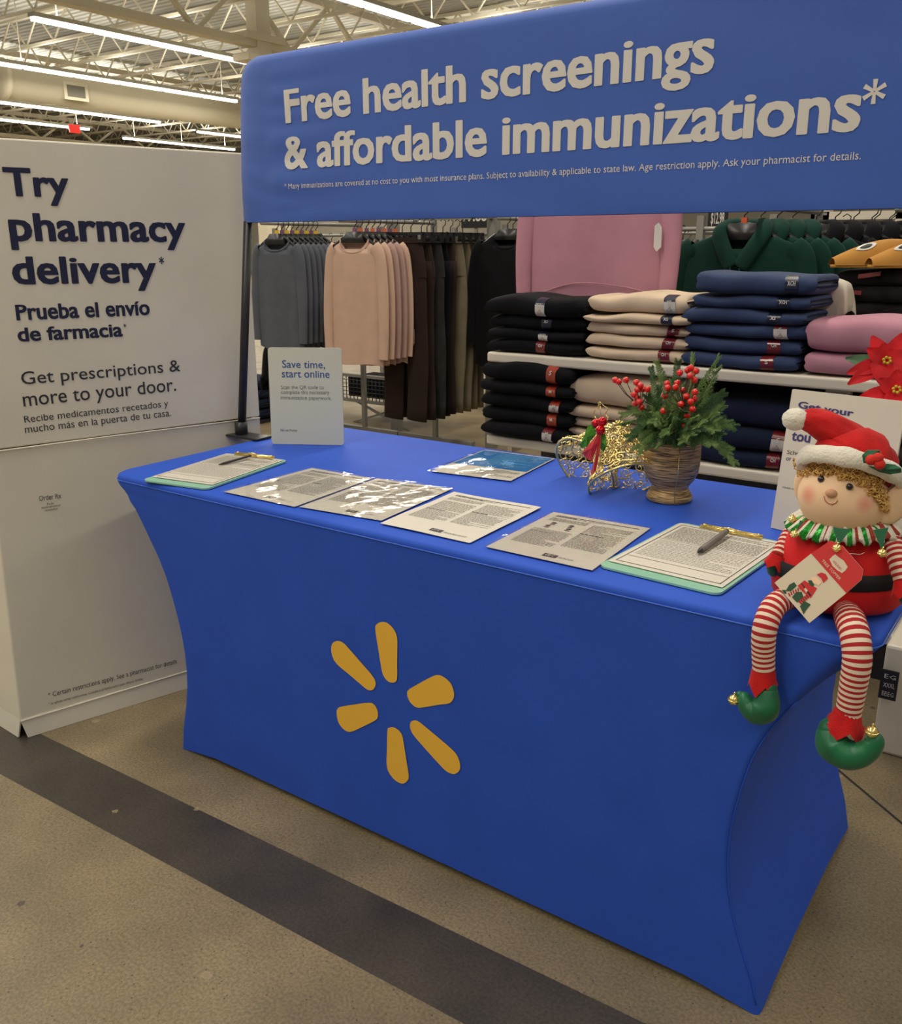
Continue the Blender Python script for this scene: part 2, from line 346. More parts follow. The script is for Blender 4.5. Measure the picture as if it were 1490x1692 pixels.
# ================================================================= TABLE
L_, D_, H_ = 1.7344, .76, .74
XL = [(0,.111),(.03,.118),(.072,.128),(.13,.15),(.191,.168),(.245,.178),(.298,.182),(.35,.181),(.396,.176),(.45,.167),(.504,.155),(.555,.135),(.605,.108),(.65,.074),(.694,.034),(.712,.010),(.725,.001),(.74,0)]
def yf(z): return .0515*(H_-z)/H_
def ring(z, ins, r, n=6, nx=30, ny=14, hem=None, wr=False):
    x0, x1, y0, y1 = interp(XL, z)+ins, L_-interp(XL, z)-ins, yf(z)+ins, D_-yf(z)-ins
    pts = []
    def corner(cx, cy, a0):
        for k in range(n+1):
            a = a0+pi/2*k/n; pts.append([cx+r*cos(a), cy+r*sin(a)])
    for k in range(nx): pts.append([lerp(x0+r, x1-r, (k+.5)/nx), y0])
    corner(x1-r, y0+r, -pi/2)
    for k in range(ny): pts.append([x1, lerp(y0+r, y1-r, (k+.5)/ny)])
    corner(x1-r, y1-r, 0)
    for k in range(nx): pts.append([lerp(x1-r, x0+r, (k+.5)/nx), y1])
    corner(x0+r, y1-r, pi/2)
    for k in range(ny): pts.append([x0, lerp(y1-r, y0+r, (k+.5)/ny)])
    corner(x0+r, y0+r, pi)
    out = []
    for x, y in pts:
        zz = z
        if z < .08:
            e = min(abs(x-.12), abs(x-(L_-.12)))
            if .12 < x < L_-.12: zz = z+.016*min(1, e/.12)*(1-z/.08)
            elif .1 < y < D_-.1: zz = z+.02*min(1, (min(y, D_-y)-.05)/.2)*(1-z/.08)
        if wr and y < .1 and x < .4 and .6 < z < .735:
            y -= .0022*sin(z*150+x*14)*max(0, 1-x/.35)*sin((z-.6)/.135*pi)
        out.append((x, y, zz))
    return out
cover = root('table', (L_/2, D_/2, 0), 'long folding table under a fitted royal blue stretch cover with a yellow sunburst', 'table')
g = G(); zs = [0, .03, .06, .1, .15, .2, .25, .3, .35, .4, .45, .5, .55, .6, .62, .64, .66, .675, .69, .70, .708, .716, .722]
rings = [ring(z, 0, .012 if z < .6 else lerp(.012, .045, (z-.6)/.122), wr=True) for z in zs]
rings += [ring(.730, .0, .05), ring(.7365, .002, .05), ring(.74, .008, .05)]
n = len(rings[0]); V = [p for r in rings for p in r]
Fc = [(j*n+i, j*n+(i+1) % n, (j+1)*n+(i+1) % n, (j+1)*n+i) for j in range(len(rings)-1) for i in range(n)]
Fc.append(tuple((len(rings)-1)*n+i for i in range(n)))
g.add(V, Fc); g.out('stretch_cover', MBLUE, cover)
rr = [(x, y, .7265) for x, y, _ in ring(.7265, -.0012, .05)]
g = G(); g.tube(rr+[rr[0]], .0012, 5, cap=False); g.out('seam', MSEAM, cover)
for sx in (-1,):
    xs_ = [Vector(((interp(XL, z)+.002 if sx > 0 else L_-interp(XL, z)-.002), yf(z)-.0004+.003, z)) for z in [.02+.02*k for k in range(31)]]
    g = G(); g.tube(xs_, .0012, 5); g.out('side_seam', MBLUE, cover)
for x in (.125, L_-.125):
    for y in (.07, D_-.07):
        e_ = .075 if x < 1 else -.075; g = G(); g.tube(spline([(x, y, .008), (x+e_*.75, y+(.02 if y < .3 else -.02), .12), (x+e_, y+(.02 if y < .3 else -.02), .2), (x+e_, y+(.02 if y < .3 else -.02), .70)], 4), .011, 10); g.out('leg', MBLK, cover)
g = G(); g.box((.02, .02, .70), (L_-.02, D_-.02, .735)); bevel_mod(g.out('tabletop', MSHELF, cover, smooth=False), .01)
PET = [[(533,210),(545,165),(590,143),(640,155),(695,210),(723,285),(724,400),(723,520),(723,630),(710,665),(680,675),(640,660),(605,615),(588,560),(560,390)],
[(147,375),(160,330),(200,310),(250,325),(300,375),(400,490),(500,605),(535,670),(525,720),(495,741),(455,730),(400,685),(300,600),(200,515),(160,450)],
[(810,770),(825,735),(900,690),(1000,635),(1070,607),(1130,625),(1190,680),(1218,755),(1215,810),(1180,853),(1100,865),(980,885),(905,893),(860,870),(825,825)],
[(195,930),(210,895),(245,882),(350,865),(470,849),(515,860),(545,900),(555,945),(550,985),(520,1010),(420,1060),(320,1103),(260,1085),(210,1020)],
[(638,1090),(655,1068),(685,1062),(730,1085),(765,1130),(780,1200),(800,1330),(823,1480),(812,1530),(770,1556),(710,1530),(655,1465),(632,1395),(634,1250)],
[(835,1050),(845,1015),(880,1003),(920,1020),(1000,1085),(1120,1185),(1220,1275),(1260,1340),(1273,1410),(1255,1455),(1210,1472),(1150,1445),(1080,1375),(980,1265),(880,1150),(845,1095)]]
FPL = (Vector((0, 0, H_)), Vector((1, 0, 0)), Vector((0, -.0515, H_)).normalized())
for P in PET:
    pts = []
    for q in spline([(x, y, 0) for x, y in P], 4, True):
        u, v = on_plane(FPL, 520+q.x/5.286, 1000+q.y/5.286); pts.append(FPL[0]+FPL[1]*u+FPL[2]*v+Vector((0, -.0015, 0)))
    ob('sunburst_petal', pts, [tuple(range(len(pts)))[::-1]], MYEL, cover, smooth=False, label='yellow printed sunburst petal')

# ================================================================= BANNER FRAME
BY = .50
ban = root('banner_stand', (-.05, BY, H_), 'black tube frame holding a wide blue fabric banner about health screenings', 'banner')
X0b, X1b, Z0b, Z1b = -.012, 1.775, 1.326, 1.722
def banner(side):
    def fn(u, v):
        x = lerp(X0b, X1b, u); z = lerp(Z0b, Z1b, v)
        # rounded top corners and slightly leaning left edge
        R = .055; left = X0b+.03*v*v
        x = lerp(left, X1b, u)
        if z > Z1b-R:
            k = (z-(Z1b-R))/R; cut = R*(1-sqrt(max(0, 1-k*k)))
            x = lerp(left+cut, X1b-cut, u)
        e = min(u*14, (1-u)*14, 1); th = .016*sqrt(max(0, e*(2-e)))*(1 if v < .97 else sqrt(max(0, (1-v)/.03)))
        wr = .0045*sin(z*62+x*2.5+sin(x*9))*max(0, 1-abs(x-.0)/.5)**1.5+.0018*sin(x*5+z*18)*(1-v)+.0015*sin(x*3.1+z*9)
        if e < 1 or v > .97 or v == 0: wr *= .2
        return (x, BY+side*(th+.001)+(-abs(wr) if side < 0 else 0), z)
    return fn
g = G(); g.grid(banner(-1), 90, 40); g.grid(banner(1), 90, 40)
o = g.out('banner_cloth', MBAN, ban)
g = G(); pth = spline([(X0b+.05, BY, 1.34), (X0b+.035, BY, 1.55), (X0b+.05, BY, 1.64), (X0b+.13, BY, 1.702), (.4, BY, 1.706), (1.4, BY, 1.706), (X1b-.13, BY, 1.702), (X1b-.04, BY, 1.6), (X1b-.03, BY, 1.34)], 6)
g.tube(pth, .010, 8); g.out('top_tube', MBLK, ban)
pts = [at(399.5, 722, 1, BY-.015), at(409.5, 366, 1, BY)]
pts[0].z = .748
g = G(); g.tube([pts[0], pts[1]], .0115, 12); g.out('pole', MBLK, ban)
g = G(); g.tube([(X1b-.03, BY, 1.36), (X1b+.02, BY, .75)], .0115, 12); g.out('pole', MBLK, ban)
g = G(); p0 = pts[0]; g.box((p0.x-.035, p0.y-.03, .7415), (.03, p0.y+.03, .7475)); bevel_mod(g.out('foot_plate', MBLK, ban, smooth=False), .002)
g = G(); g.tube([p0+Vector((0,0,-.004)), p0+Vector((0,0,.035))], .018, 12); g.out('pole_socket', MBLK, ban)
g = G(); g.box((1.66, BY-.03, .7415), (1.80, BY+.03, .7475)); g.out('foot_plate', MBLK, ban, smooth=False)
g = G(); g.tube([(X0b+.01, BY-.0035, Z0b+.012), (X1b-.01, BY-.0035, Z0b+.012)], .0012, 4); g.out('hem_stitch', MNAVY, ban)
BPL = (Vector((0, BY-.0215, Z0b)), Vector((1, 0, 0)), Vector((0, 0, 1)))
text_px('Free health screenings', BPL, (470.5, 203), (1178, 117.5), 148.5, MBWH, ban, bold=.030, space=1.0)
text_px('& affordable immunizations', BPL, (469, 279.5), (1419, 214.5), 225.5, MBWH, ban, bold=.032, space=1.0)
def asterisk(pl, px0, px1, py0, py1, mt, par, wd=.2):
    u0, v1 = on_plane(pl, px0, py0); u1, v0 = on_plane(pl, px1, py1); cu, cv = (u0+u1)/2, (v0+v1)/2; ru, rv = abs(u1-u0)/2, abs(v1-v0)/2
    O, U, V = pl; N = U.cross(V).normalized(); g = G()
    for k in range(6):
        a = pi/6+k*pi/3; d = Vector((cos(a), sin(a))); nn = Vector((-d.y, d.x))
        q = [(d*.05-nn*wd*.6), (d-nn*wd), (d+nn*wd), (d*.05+nn*wd*.6)]
        g.add([O+U*(cu+p.x*ru)+V*(cv+p.y*rv)+N*(.0006+k*.00004) for p in q], [(0,1,2,3)])
    return g.out('printed_asterisk', mt, par, smooth=False)
BANT = []
asterisk(BPL, 1426, 1462, 132, 170, MBWH, ban)
text_px('* Many immunizations are covered at no cost to you with most insurance plans. Subject to availability & applicable to state law. Age restriction apply. Ask your pharmacist for details.', BPL, (470.5, 312.5), (1421, 263), 303.5, MBWH, ban, res=2)

def cloth_y(x, z):
    v = (z-Z0b)/(Z1b-Z0b); l = X0b+.03*v*v; return banner(-1)((x-l)/(X1b-l), v)[1]
for o in list(ban.children):
    if o.name.startswith('printed'):
        for vt in o.data.vertices:
            P = vt.co+ORG[ban.name]; vt.co.y = min(cloth_y(P.x+dx_, P.z+dz_) for dx_ in (-.01, 0, .01) for dz_ in (-.006, 0, .006))-.0009+min(0, (P.y-(BY-.0221)))*2-ORG[ban.name].y

# ================================================================= BOX STANDEE
b0 = Vector((-.277, -.161, 0)); dd = Vector((.27787, .96062, 0)); nn = Vector((.96062, -.27787, 0))
BH, BW, BD = 1.508, .755, .42
st = root('box_standee', b0, 'tall white cardboard box standee advertising pharmacy delivery, left of the table', 'sign')
def box_prism(g, u0, u1, z0, z1, d0=0, d1=BD, bow=None):
    def P(u, dn, z): return b0+dd*u-nn*dn+Vector((0, 0, z))
    g.add([P(u0,d0,z0),P(u1,d0,z0),P(u1,d1,z0),P(u0,d1,z0),P(u0,d0,z1),P(u1,d0,z1),P(u1,d1,z1),P(u0,d1,z1)], [(3,2,1,0),(4,5,6,7),(0,1,5,4),(1,2,6,5),(2,3,7,6),(3,0,4,7)])
sidev = Vector((-.9988, .05, 0))
def bp(u, k, z):   # k=0 front face, k=1 rear; left face runs along sidev
    return b0+dd*u+sidev*(BD*k)+Vector((0, 0, z))
def hull(z0, z1, grow=0, lean0=.0, lean1=0.):
    g = G(); A = [(0-grow, 0), (BW+grow*.5, 0), (BW, 1), (0, 1)]; V = []
    for z, ln in ((z0, lean0), (z1, lean1)):
        for u, k in A:
            p = bp(u+(ln if u <= 0 else 0), k, z)
            if k == 0: p += nn*grow
            V.append(p)
    g.add(V, [(3,2,1,0),(4,5,6,7),(0,1,5,4),(1,2,6,5),(2,3,7,6),(3,0,4,7)]); return g
bevel_mod(hull(.05, .782, 0, .0, .02).out('lower_box', MW, st, smooth=False), .004)
bevel_mod(hull(.786, BH, 0, .02, .02).out('upper_box', MW, st, smooth=False), .004)
# bottom flaps, slightly sprung out
def flap(u0, u1, z1, outb, name='bottom_flap'):
    g = G(); A = bp(u0, 0, z1)+nn*.001; B = bp(u1, 0, z1)+nn*.001; C_ = bp(u1-.004, 0, .001)+nn*outb; Dd = bp(u0+.012, 0, .001)+nn*outb
    t = -nn*.004; g.add([A, B, C_, Dd, A+t, B+t, C_+t, Dd+t], [(0,3,2,1),(4,5,6,7),(0,1,5,4),(1,2,6,5),(2,3,7,6),(3,0,4,7)]); return g.out(name, MW, st, smooth=False)
flap(0.0, BW, .055, .006)
g = G(); sn = Vector((-.05, -.9988, 0))
A, B = bp(0, 0, .055), bp(0, 1, .055); C_, Dd = bp(0, 1, .001)+sn*.006, bp(0, 0.03, .001)+sn*.006; t_ = -sn*.004
g.add([A, B, C_, Dd, A+t_, B+t_, C_+t_, Dd+t_], [(0,3,2,1),(4,5,6,7),(0,1,5,4),(1,2,6,5),(2,3,7,6),(3,0,4,7)]); g.out('bottom_flap', MW, st, smooth=False)
g = G(); g.tube([bp(.02, 0, .782)+nn*.002, bp(.3, 0, .7835)+nn*.0026, bp(BW-.002, 0, .782)+nn*.002], .0022, 6); g.out('crease', MW, st); g = G(); g.tube([bp(.0, 0, .052)+nn*.003, bp(BW-.002, 0, .056)+nn*.002], .0012, 6); g.out('crease', MW, st)
SPL = (b0.copy(), dd, Vector((0, 0, 1)))
T = lambda s, a, b, yt, mt=MNAVY, **k: text_px(s, SPL, a, b, yt, mt, st, off=.0012, **k)
T('Try', (9, 323), (116, 325.5), 276, bold=.034, space=1.02)
T('pharmacy', (17, 397.5), (308, 399.5), 351, bold=.034, space=1.02)
T('delivery', (22, 469.5), (260, 466), 423.5, bold=.034, space=1.02)
asterisk((SPL[0]+nn*.0008, dd, SPL[2]), 261.5, 271.5, 424, 436, MNAVY, st)
T('Prueba el envío', (27.5, 529), (248, 520), 503.5, bold=.03)
T('de farmacia', (30, 564.5), (203, 555.5), 541.5, bold=.03)
asterisk((SPL[0]+nn*.0008, dd, SPL[2]), 203.5, 208.5, 535, 541, MNAVY, st)
T('Get prescriptions &', (36, 635.5), (298, 613), 614, MINK, bold=.004)
T('more to your door.', (39, 671.6), (291, 645.5), 649.5, MINK, bold=.004)
T('Recibe medicamentos recetados y', (40.5, 698.5), (278, 671.5), 687.5, MINK)
T('mucho más en la puerta de tu casa.', (41.4, 715.5), (282.5, 687.2), 704, MINK)
T('Order Rx', (64.8, 827.7), (101.2, 822.9), 819.5, MINK)
T('Pedir', (78, 834.5), (89.5, 833), 831, MINK, res=1); T('medicamentos', (68.6, 840.6), (99.6, 836), 837, MINK, res=1); T('recetados', (74, 845), (95, 841.6), 841.4, MINK, res=1)
T('* Certain restrictions apply. See a pharmacist for details', (79.8, 1152.6), (292, 1095.8), 1144.5, MINK, res=2)
T('* Se aplican ciertas restricciones. Consulta a un farmacéutico para obtener detalles.', (80.4, 1165.3), (237, 1122.8), 1160.8, MINK, res=1)

# ================================================================= SIGNS ON THE TABLE
def sign_board(name, label, O, U, V, w_, h_, mt, rad=.008, th=.004):
    t = root(name, O, label, 'sign'); N = U.cross(V).normalized(); pts = []
    for cx, cy, a0 in ((rad, rad, pi), (w_-rad, rad, 1.5*pi), (w_-rad, h_-rad, 0), (rad, h_-rad, .5*pi)):
        for k in range(4):
            a = a0+pi/2*k/3; pts.append(O+U*(cx+rad*cos(a))+V*(cy+rad*sin(a)))
    n = len(pts); vs = pts+[p-N*th for p in pts]
    ob('board', vs, [tuple(range(n)), tuple(range(n, 2*n))[::-1]]+[(i, i+n, (i+1) % n+n, (i+1) % n) for i in range(n)], mt, t, smooth=False)
    return t
A, B = at(449, 733.5, 2, .741), at(568, 735.5, 2, .741); U = (B-A).normalized(); V = (Vector((0,0,1))+Vector((-U.y, U.x, 0))*.05).normalized()
SP = (A, U, V); wS = (B-A).length; hS = on_plane(SP, 512, 574.5)[1]
MSIGN = mat('acrylic_sign_sheet', srgb(214, 214, 196), .35, coat=.2)
ss = sign_board('tabletop_sign', 'small upright white sign reading save time, start online', A, U, V, wS, hS, MSIGN)
MTB = mat('blue_ink', srgb(38, 84, 150), .6); MTG = mat('grey_ink', srgb(118, 116, 110), .6)
text_px('Save time,', SP, (466.4, 607.4), (537, 608.6), 595, MTB, ss, bold=.005)
text_px('start online', SP, (465.8, 623.4), (544.6, 624.4), 612, MTB, ss, bold=.005)
text_px('Scan the QR code to', SP, (464.1, 642.9), (535, 643.2), 636.7, MTG, ss, res=2)
text_px('complete the necessary', SP, (464.1, 650.9), (544.2, 651.5), 645, MTG, ss, res=2)
text_px('immunization paperwork.', SP, (463.9, 659.7), (548, 661), 654, MTG, ss, res=2)
text_px('Fill out Forms', SP, (463.8, 712.7), (491, 713.2), 708.7, MINK, ss, res=1)
g = G(); N_ = Vector((U.y, -U.x, 0)); g.obox(A+U*wS*.5-N_*.025+Vector((0,0,.003)), U*.04, N_*.022, Vector((0,0,.0015))); g.out('easel_foot', MSIGN, ss, smooth=False)
# right sign leaning back
A = at(1273, 872, 2, .741); U = Vector((.985, -.17, 0)).normalized(); BK = Vector((-U.y, U.x, 0)); V = (Vector((0,0,1))+BK*.12).normalized()
RP = (A, U, V); hR = on_plane(RP, 1310, 643)[1]; wR = on_plane(RP, 1489, 715)[0]
MCARD = mat('white_foam_board', srgb(226, 218, 202), .55)
rs = sign_board('tabletop_sign', 'large white leaning sign behind the elf doll, reading get your', A, U, V, wR, hR, MCARD, .002, .006)
MPUR = mat('indigo_ink', srgb(66, 62, 120), .6)
text_px('Get your', RP, (1318, 673.5), (1409.4, 688.4), 662.3, MPUR, rs, bold=.032)
text_px('tou', RP, (1307, 727.4), (1338, 731.5), 713.2, MPUR, rs, bold=.032)
text_px('Schedule', RP, (1299.9, 750), (1339, 755), 743.2, MINK, rs); text_px('or see a', RP, (1298.7, 760.7), (1327, 764), 755.3, MINK, rs)
text_px('Schedule now', RP, (1292.3, 806), (1314.8, 810), 802.8, MINK, rs, res=1)
g = G(); e = A+U*wR*.5; top = e+V*hR*.7; g.add([top-U*.05, top+U*.05, e+BK*.16+U*.06, e+BK*.16-U*.06]+[q-BK*.003 for q in (top-U*.05, top+U*.05, e+BK*.16+U*.06, e+BK*.16-U*.06)], [(0,1,2,3),(7,6,5,4),(0,4,5,1),(1,5,6,2),(2,6,7,3),(3,7,4,0)]); g.out('easel_back', MCARD, rs, smooth=False)

# ================================================================= PAPERS
def quad_frame(px, z):
    return [at(x, y, 2, z) for x, y in px]     # bottom-left, top-left, top-right, bottom-right
def page(q, name, label, mt=None, th=.0006, parent=None, wave=.0, cat='paper'):
    """q: world corners BL, TL, TR, BR ; returns (root, fn(u,v)->world on top)"""
    BL, TL, TR, BR = q
    def fn(u, v, dz=0):
        p = BL.lerp(BR, u).lerp(TL.lerp(TR, u), v); return Vector((p.x, p.y, p.z+dz+wave*(.5+.5*sin(u*5+v*3))*(.6+.4*sin(v*7))))
    t = parent or root(name, (BL+TR)/2, label, cat)
    g = G(); g.grid(lambda u, v: fn(u, v), 14, 14); g.grid(lambda u, v: fn(u, v, -th), 14, 14)
    for a, b in (((0,0),(1,0)),((1,0),(1,1)),((1,1),(0,1)),((0,1),(0,0))):
        for k in range(14):
            u0, v0 = lerp(a[0], b[0], k/14), lerp(a[1], b[1], k/14); u1, v1 = lerp(a[0], b[0], (k+1)/14), lerp(a[1], b[1], (k+1)/14)
            g.add([fn(u0,v0), fn(u1,v1), fn(u1,v1,-th), fn(u0,v0,-th)], [(0,3,2,1)])
    return t, fn, g
def lines(g, fn, u0, u1, v0, v1, n, rnd, hh=.5, dz=.0004, short=.3):
    dv = (v1-v0)/n
    for i in range(n):
        v = v1-(i+.5)*dv; u = u0; ue = u1 if rnd.random() > short else lerp(u0, u1, rnd.uniform(.4, .9))
        while u < ue-.01:
            wd = rnd.uniform(.012, .05); e = min(u+wd, ue); h = dv*hh/2
            g.add([fn(u, v-h, dz), fn(e, v-h, dz), fn(e, v+h, dz), fn(u, v+h, dz)], [(0,1,2,3)]); u = e+.008
def rect(g, fn, u0, u1, v0, v1, dz=.0004):
    n = 6
    for k in range(n): a, b = lerp(u0, u1, k/n), lerp(u0, u1, (k+1)/n); g.add([fn(a, v0, dz), fn(b, v0, dz), fn(b, v1, dz), fn(a, v1, dz)], [(0,1,2,3)])
def plastic():
    m = bpy.data.materials.new('clear_laminate'); m.use_nodes = True; nt = m.node_tree; nt.nodes.remove(nt.nodes['Principled BSDF'])
    N = nt.nodes.new; o = nt.nodes['Material Output']; mx = N('ShaderNodeMixShader'); tr = N('ShaderNodeBsdfTransparent'); gl = N('ShaderNodeBsdfGlossy'); gl.inputs['Roughness'].default_value = .06
    fr = N('ShaderNodeFresnel'); fr.inputs['IOR'].default_value = 1.28; bp = N('ShaderNodeBump'); bp.inputs['Strength'].default_value = .35; bp.inputs['Distance'].default_value = .003
    n = N('ShaderNodeTexNoise'); n.inputs['Scale'].default_value = 26; n.inputs['Detail'].default_value = 1; tc = N('ShaderNodeTexCoord'); nt.links.new(tc.outputs['Object'], n.inputs['Vector'])
    nt.links.new(n.outputs['Fac'], bp.inputs['Height']); nt.links.new(bp.outputs['Normal'], gl.inputs['Normal']); nt.links.new(bp.outputs['Normal'], fr.inputs['Normal'])
    tr.inputs['Color'].default_value = (.99, .99, .99, 1)
    nt.links.new(fr.outputs[0], mx.inputs[0]); nt.links.new(tr.outputs[0], mx.inputs[1]); nt.links.new(gl.outputs[0], mx.inputs[2]); nt.links.new(mx.outputs[0], o.inputs['Surface']); return m
MLAM = plastic()
def fact_sheet(px, label, lam, seed, name='fact_sheet', fig=False, wave=0.):
    rnd = random.Random(seed); z = .7435; q = quad_frame(px, z)
    if lam:
        c = (q[0]+q[1]+q[2]+q[3])/4; qi = [p+(c-p)*.045 for p in q]
    else: qi = q
    t, fn, g = page(qi, name, label, wave=wave); g.out('paper_sheet', MPAPER, t, smooth=False)
    gp = G(); gd = G()
    rect(gd, fn, .09, .93, .925, .935, .0005); lines(gd, fn, .09, .6, .895, .92, 2, rnd, .55)
    lines(gp, fn, .08, .47, .79, .87, 5, rnd, short=.1)
    if fig:
        for k in range(2):
            for s in range(2):
                uc, vc = .17+.2*s+rnd.uniform(-.01, .01), .74-.08*k; P = [fn(uc+.028*cos(a), vc+.02*sin(a), .0005) for a in [2*pi*i/8 for i in range(8)]]; gd.add(P, [tuple(range(8))])
                rect(gd, fn, uc-.02, uc+.03, vc-.045, vc-.03, .0005)
    lines(gp, fn, .08, .47, .26 if not fig else .22, .76 if not fig else .58, 26 if not fig else 18, rnd, short=.18); lines(gp, fn, .52, .92, .30, .85, 28, rnd, short=.2)
    lines(gd, fn, .52, .75, .60, .625, 1, rnd, .6); lines(gd, fn, .08, .3, .5, .515, 1, rnd, .6)
    gp.out('printed_text', MPRINT, t, smooth=False, kind='stuff'); 
    rect(gd, fn, .50, .63, .06, .115, .0005); gd.out('printed_heading', MPRD, t, smooth=False)
    lines_ = G(); lines(lines_, fn, .65, .9, .07, .10, 2, rnd, .5); lines_.out('printed_footer', MPRINT, t, smooth=False)
    U_ = (fn(1, 0)-fn(0, 0)); V_ = (fn(0, 1)-fn(0, 0)); O_ = fn(.52, .072)+Vector((0,0,.001))
    text_uv('CDC', (O_, U_.normalized(), V_.normalized()), 0, U_.length*.085, 0, V_.length*.028, MPAPER, t, res=1, off=.0002)
    if lam:
        t2, f2, g2 = page(q, '', '', parent=t, th=.0001); g2 = G(); g2.grid(lambda u, v: f2(u, v, .0016+.0016*sin(u*9+v*4)*sin(v*8)), 16, 16); g2.out('laminate', MLAM, t, label='clear glossy laminate')
    return t
fact_sheet([(364,813),(516,772),(620,790),(486,839)], 'laminated fact sheet beside the left clipboard', True, 1)
fact_sheet([(488,838),(622,789),(752,807),(630,862)], 'laminated fact sheet between another laminated sheet and the bare white one', True, 2)
fact_sheet([(628,865),(750,813),(894,839),(776,897)], 'bare white paper fact sheet without laminate, mid table', False, 3, wave=.002)
fact_sheet([(796,904),(913,844),(1080,872),(980,945)], 'laminated fact sheet with small figures, left of the right clipboard', True, 4, fig=True)
# blue flyer
q = quad_frame([(706,779),(800,741.5),(922,757),(845,796)], .7435); c = (q[0]+q[1]+q[2]+q[3])/4
t, fn, g = page([p+(c-p)*.05 for p in q], 'flyer', 'laminated blue and white flyer at the back of the table', cat='paper'); g.out('paper_sheet', MPAPER, t, smooth=False)
g = G(); rect(g, fn, .02, .98, .36, .97, .0004); g.out('blue_panel', mat('bright_blue_print', srgb(30, 120, 190), .5), t, smooth=False)
g = G(); rnd = random.Random(5); lines(g, fn, .3, .9, .45, .93, 11, rnd, .35, .0008); g.out('printed_text', mat('pale_blue_print', srgb(120, 180, 215), .6), t, smooth=False)
g = G(); lines(g, fn, .45, .95, .08, .32, 8, rnd, .4, .0006); g.out('printed_text', MPRINT, t, smooth=False)
t2, f2, _ = page(q, '', '', parent=t); g = G(); g.grid(lambda u, v: f2(u, v, .002+.002*sin(u*9+v*4)*sin(v*8)), 16, 16); g.out('laminate', MLAM, t, label='clear glossy laminate')
# clipboards
def clipboard(px, label, seed, pen_px, pen_label, pen_mat, pen_r):
    q = quad_frame(px, .7455); BL, TL, TR, BR = q; C0 = (BL+TR)/2; t = root('clipboard', Vector((C0.x, C0.y, .7405)), label, 'clipboard')
    U = (BR-BL).normalized(); V = (TL-BL); V = (V-U*V.dot(U)).normalized(); Wd = ((BR-BL).length+(TR-TL).length)/2; Hd = ((TL-BL).length+(TR-BR).length)/2
    O = C0-U*Wd/2-V*Hd/2; O.z = .7415; pts = []; rad = .016
    for cx, cy, a0 in ((rad, rad, pi), (Wd-rad, rad, 1.5*pi), (Wd-rad, Hd-rad, 0), (rad, Hd-rad, .5*pi)):
        for k in range(6): a = a0+pi/2*k/5; pts.append(O+U*(cx+rad*cos(a))+V*(cy+rad*sin(a)))
    n = len(pts); vs = pts+[p+Vector((0,0,.0045)) for p in pts]
    bevel_mod(ob('board', vs, [tuple(range(n))[::-1], tuple(range(n, 2*n))]+[(i, (i+1) % n, (i+1) % n+n, i+n) for i in range(n)], MMINT, t, smooth=False), .0008)
    Z = Vector((0,0,.0065)); pq = [O+U*(.006)+V*.026+Z, O+U*.006+V*(Hd-.012)+Z, O+U*(Wd-.006)+V*(Hd-.012)+Z, O+U*(Wd-.006)+V*.026+Z]
    pt, fn, g = page(pq, 'form_sheet', 'white printed form on the '+('left' if seed == 11 else 'right')+' mint clipboard'); tag(pt, cat='paper'); g.out('paper_sheet', MPAPER, pt, smooth=False)
    rnd = random.Random(seed); gp = G(); lines(gp, fn, .08, .93, .62, .93, 18, rnd, .5, short=.1); lines(gp, fn, .08, .93, .22, .58, 14, rnd, .3, short=.3); gp.out('printed_text', MPRINT, pt, smooth=False, kind='stuff')
    gd = G()
    for a in ((.04,.96,.04,.046),(.04,.96,.955,.961),(.04,.047,.04,.96),(.953,.96,.04,.96),(.04,.96,.17,.174),(.04,.96,.6,.604)): rect(gd, fn, *a, .0005)
    gd.out('printed_border', MPRD, pt, smooth=False)
    # clip
    cl_ = O+U*(Wd*.5)+V*(Hd-.012)+Vector((0,0,.0085)); g = G()
    g.obox(cl_+Vector((0,0,0)), U*.06, V*.007, Vector((0,0,.0012))); g.tube([cl_-U*.058-V*.006+Vector((0,0,.003)), cl_+U*.058-V*.006+Vector((0,0,.003))], .0022, 8); g.tube([cl_-U*.058+V*.006+Vector((0,0,.002)), cl_+U*.058+V*.006+Vector((0,0,.002))], .0018, 8)
    g.out('metal_clip', MGOLD, t)
    g = G(); g.tube(spline([cl_-U*.016-V*.002+Vector((0,0,.003)), cl_-U*.010-V*.010+Vector((0,0,.008)), cl_-V*.014+Vector((0,0,.010)), cl_+U*.010-V*.010+Vector((0,0,.008)), cl_+U*.016-V*.002+Vector((0,0,.003))], 5), .0018, 8); g.out('clip_lever', MGOLD, t)
    for s in (-1, 1): g = G(); g.ball(cl_+U*(.052*s)+Vector((0,0,.003)), .004, 10, 6); g.out('rubber_corner', MGOLD, t)
    # pen
    zt = .7485+pen_r; a, b = at(*pen_px[0], 2, zt), at(*pen_px[1], 2, zt+.004); d = (b-a); ln = d.length
    pr = root('pen', a, pen_label, 'pen'); g = G(); g.tube([a+d*.11, a+d*.2, b], [pen_r*.9, pen_r, pen_r], 8); g.out('barrel', pen_mat, pr)
    g = G(); g.tube([a, a+d*.05, a+d*.11], [.0007, pen_r*.55, pen_r*.9], 8); g.out('tip', MPL, pr)
    g = G(); g.tube([b-d*.02, b+d*.05], pen_r*.8, 8); g.out('cap_end', MPL, pr)
    return t
clipboard([(231,791),(384,747),(480,762),(333,805)], 'mint green clipboard at the left end of the table', 11, ((361,768),(412,753.5)), 'slim black and clear pen on the left clipboard', mat('black_pen_plastic', (.03,.03,.035), .3), .0032)
clipboard([(1000,938),(1110,863),(1292,895),(1208,988)], 'mint green clipboard beside the elf doll', 12, ((1152,913),(1199,879)), 'thick grey pen lying on the right clipboard', mat('grey_pen_plastic', srgb(118, 112, 108), .4), .0055)

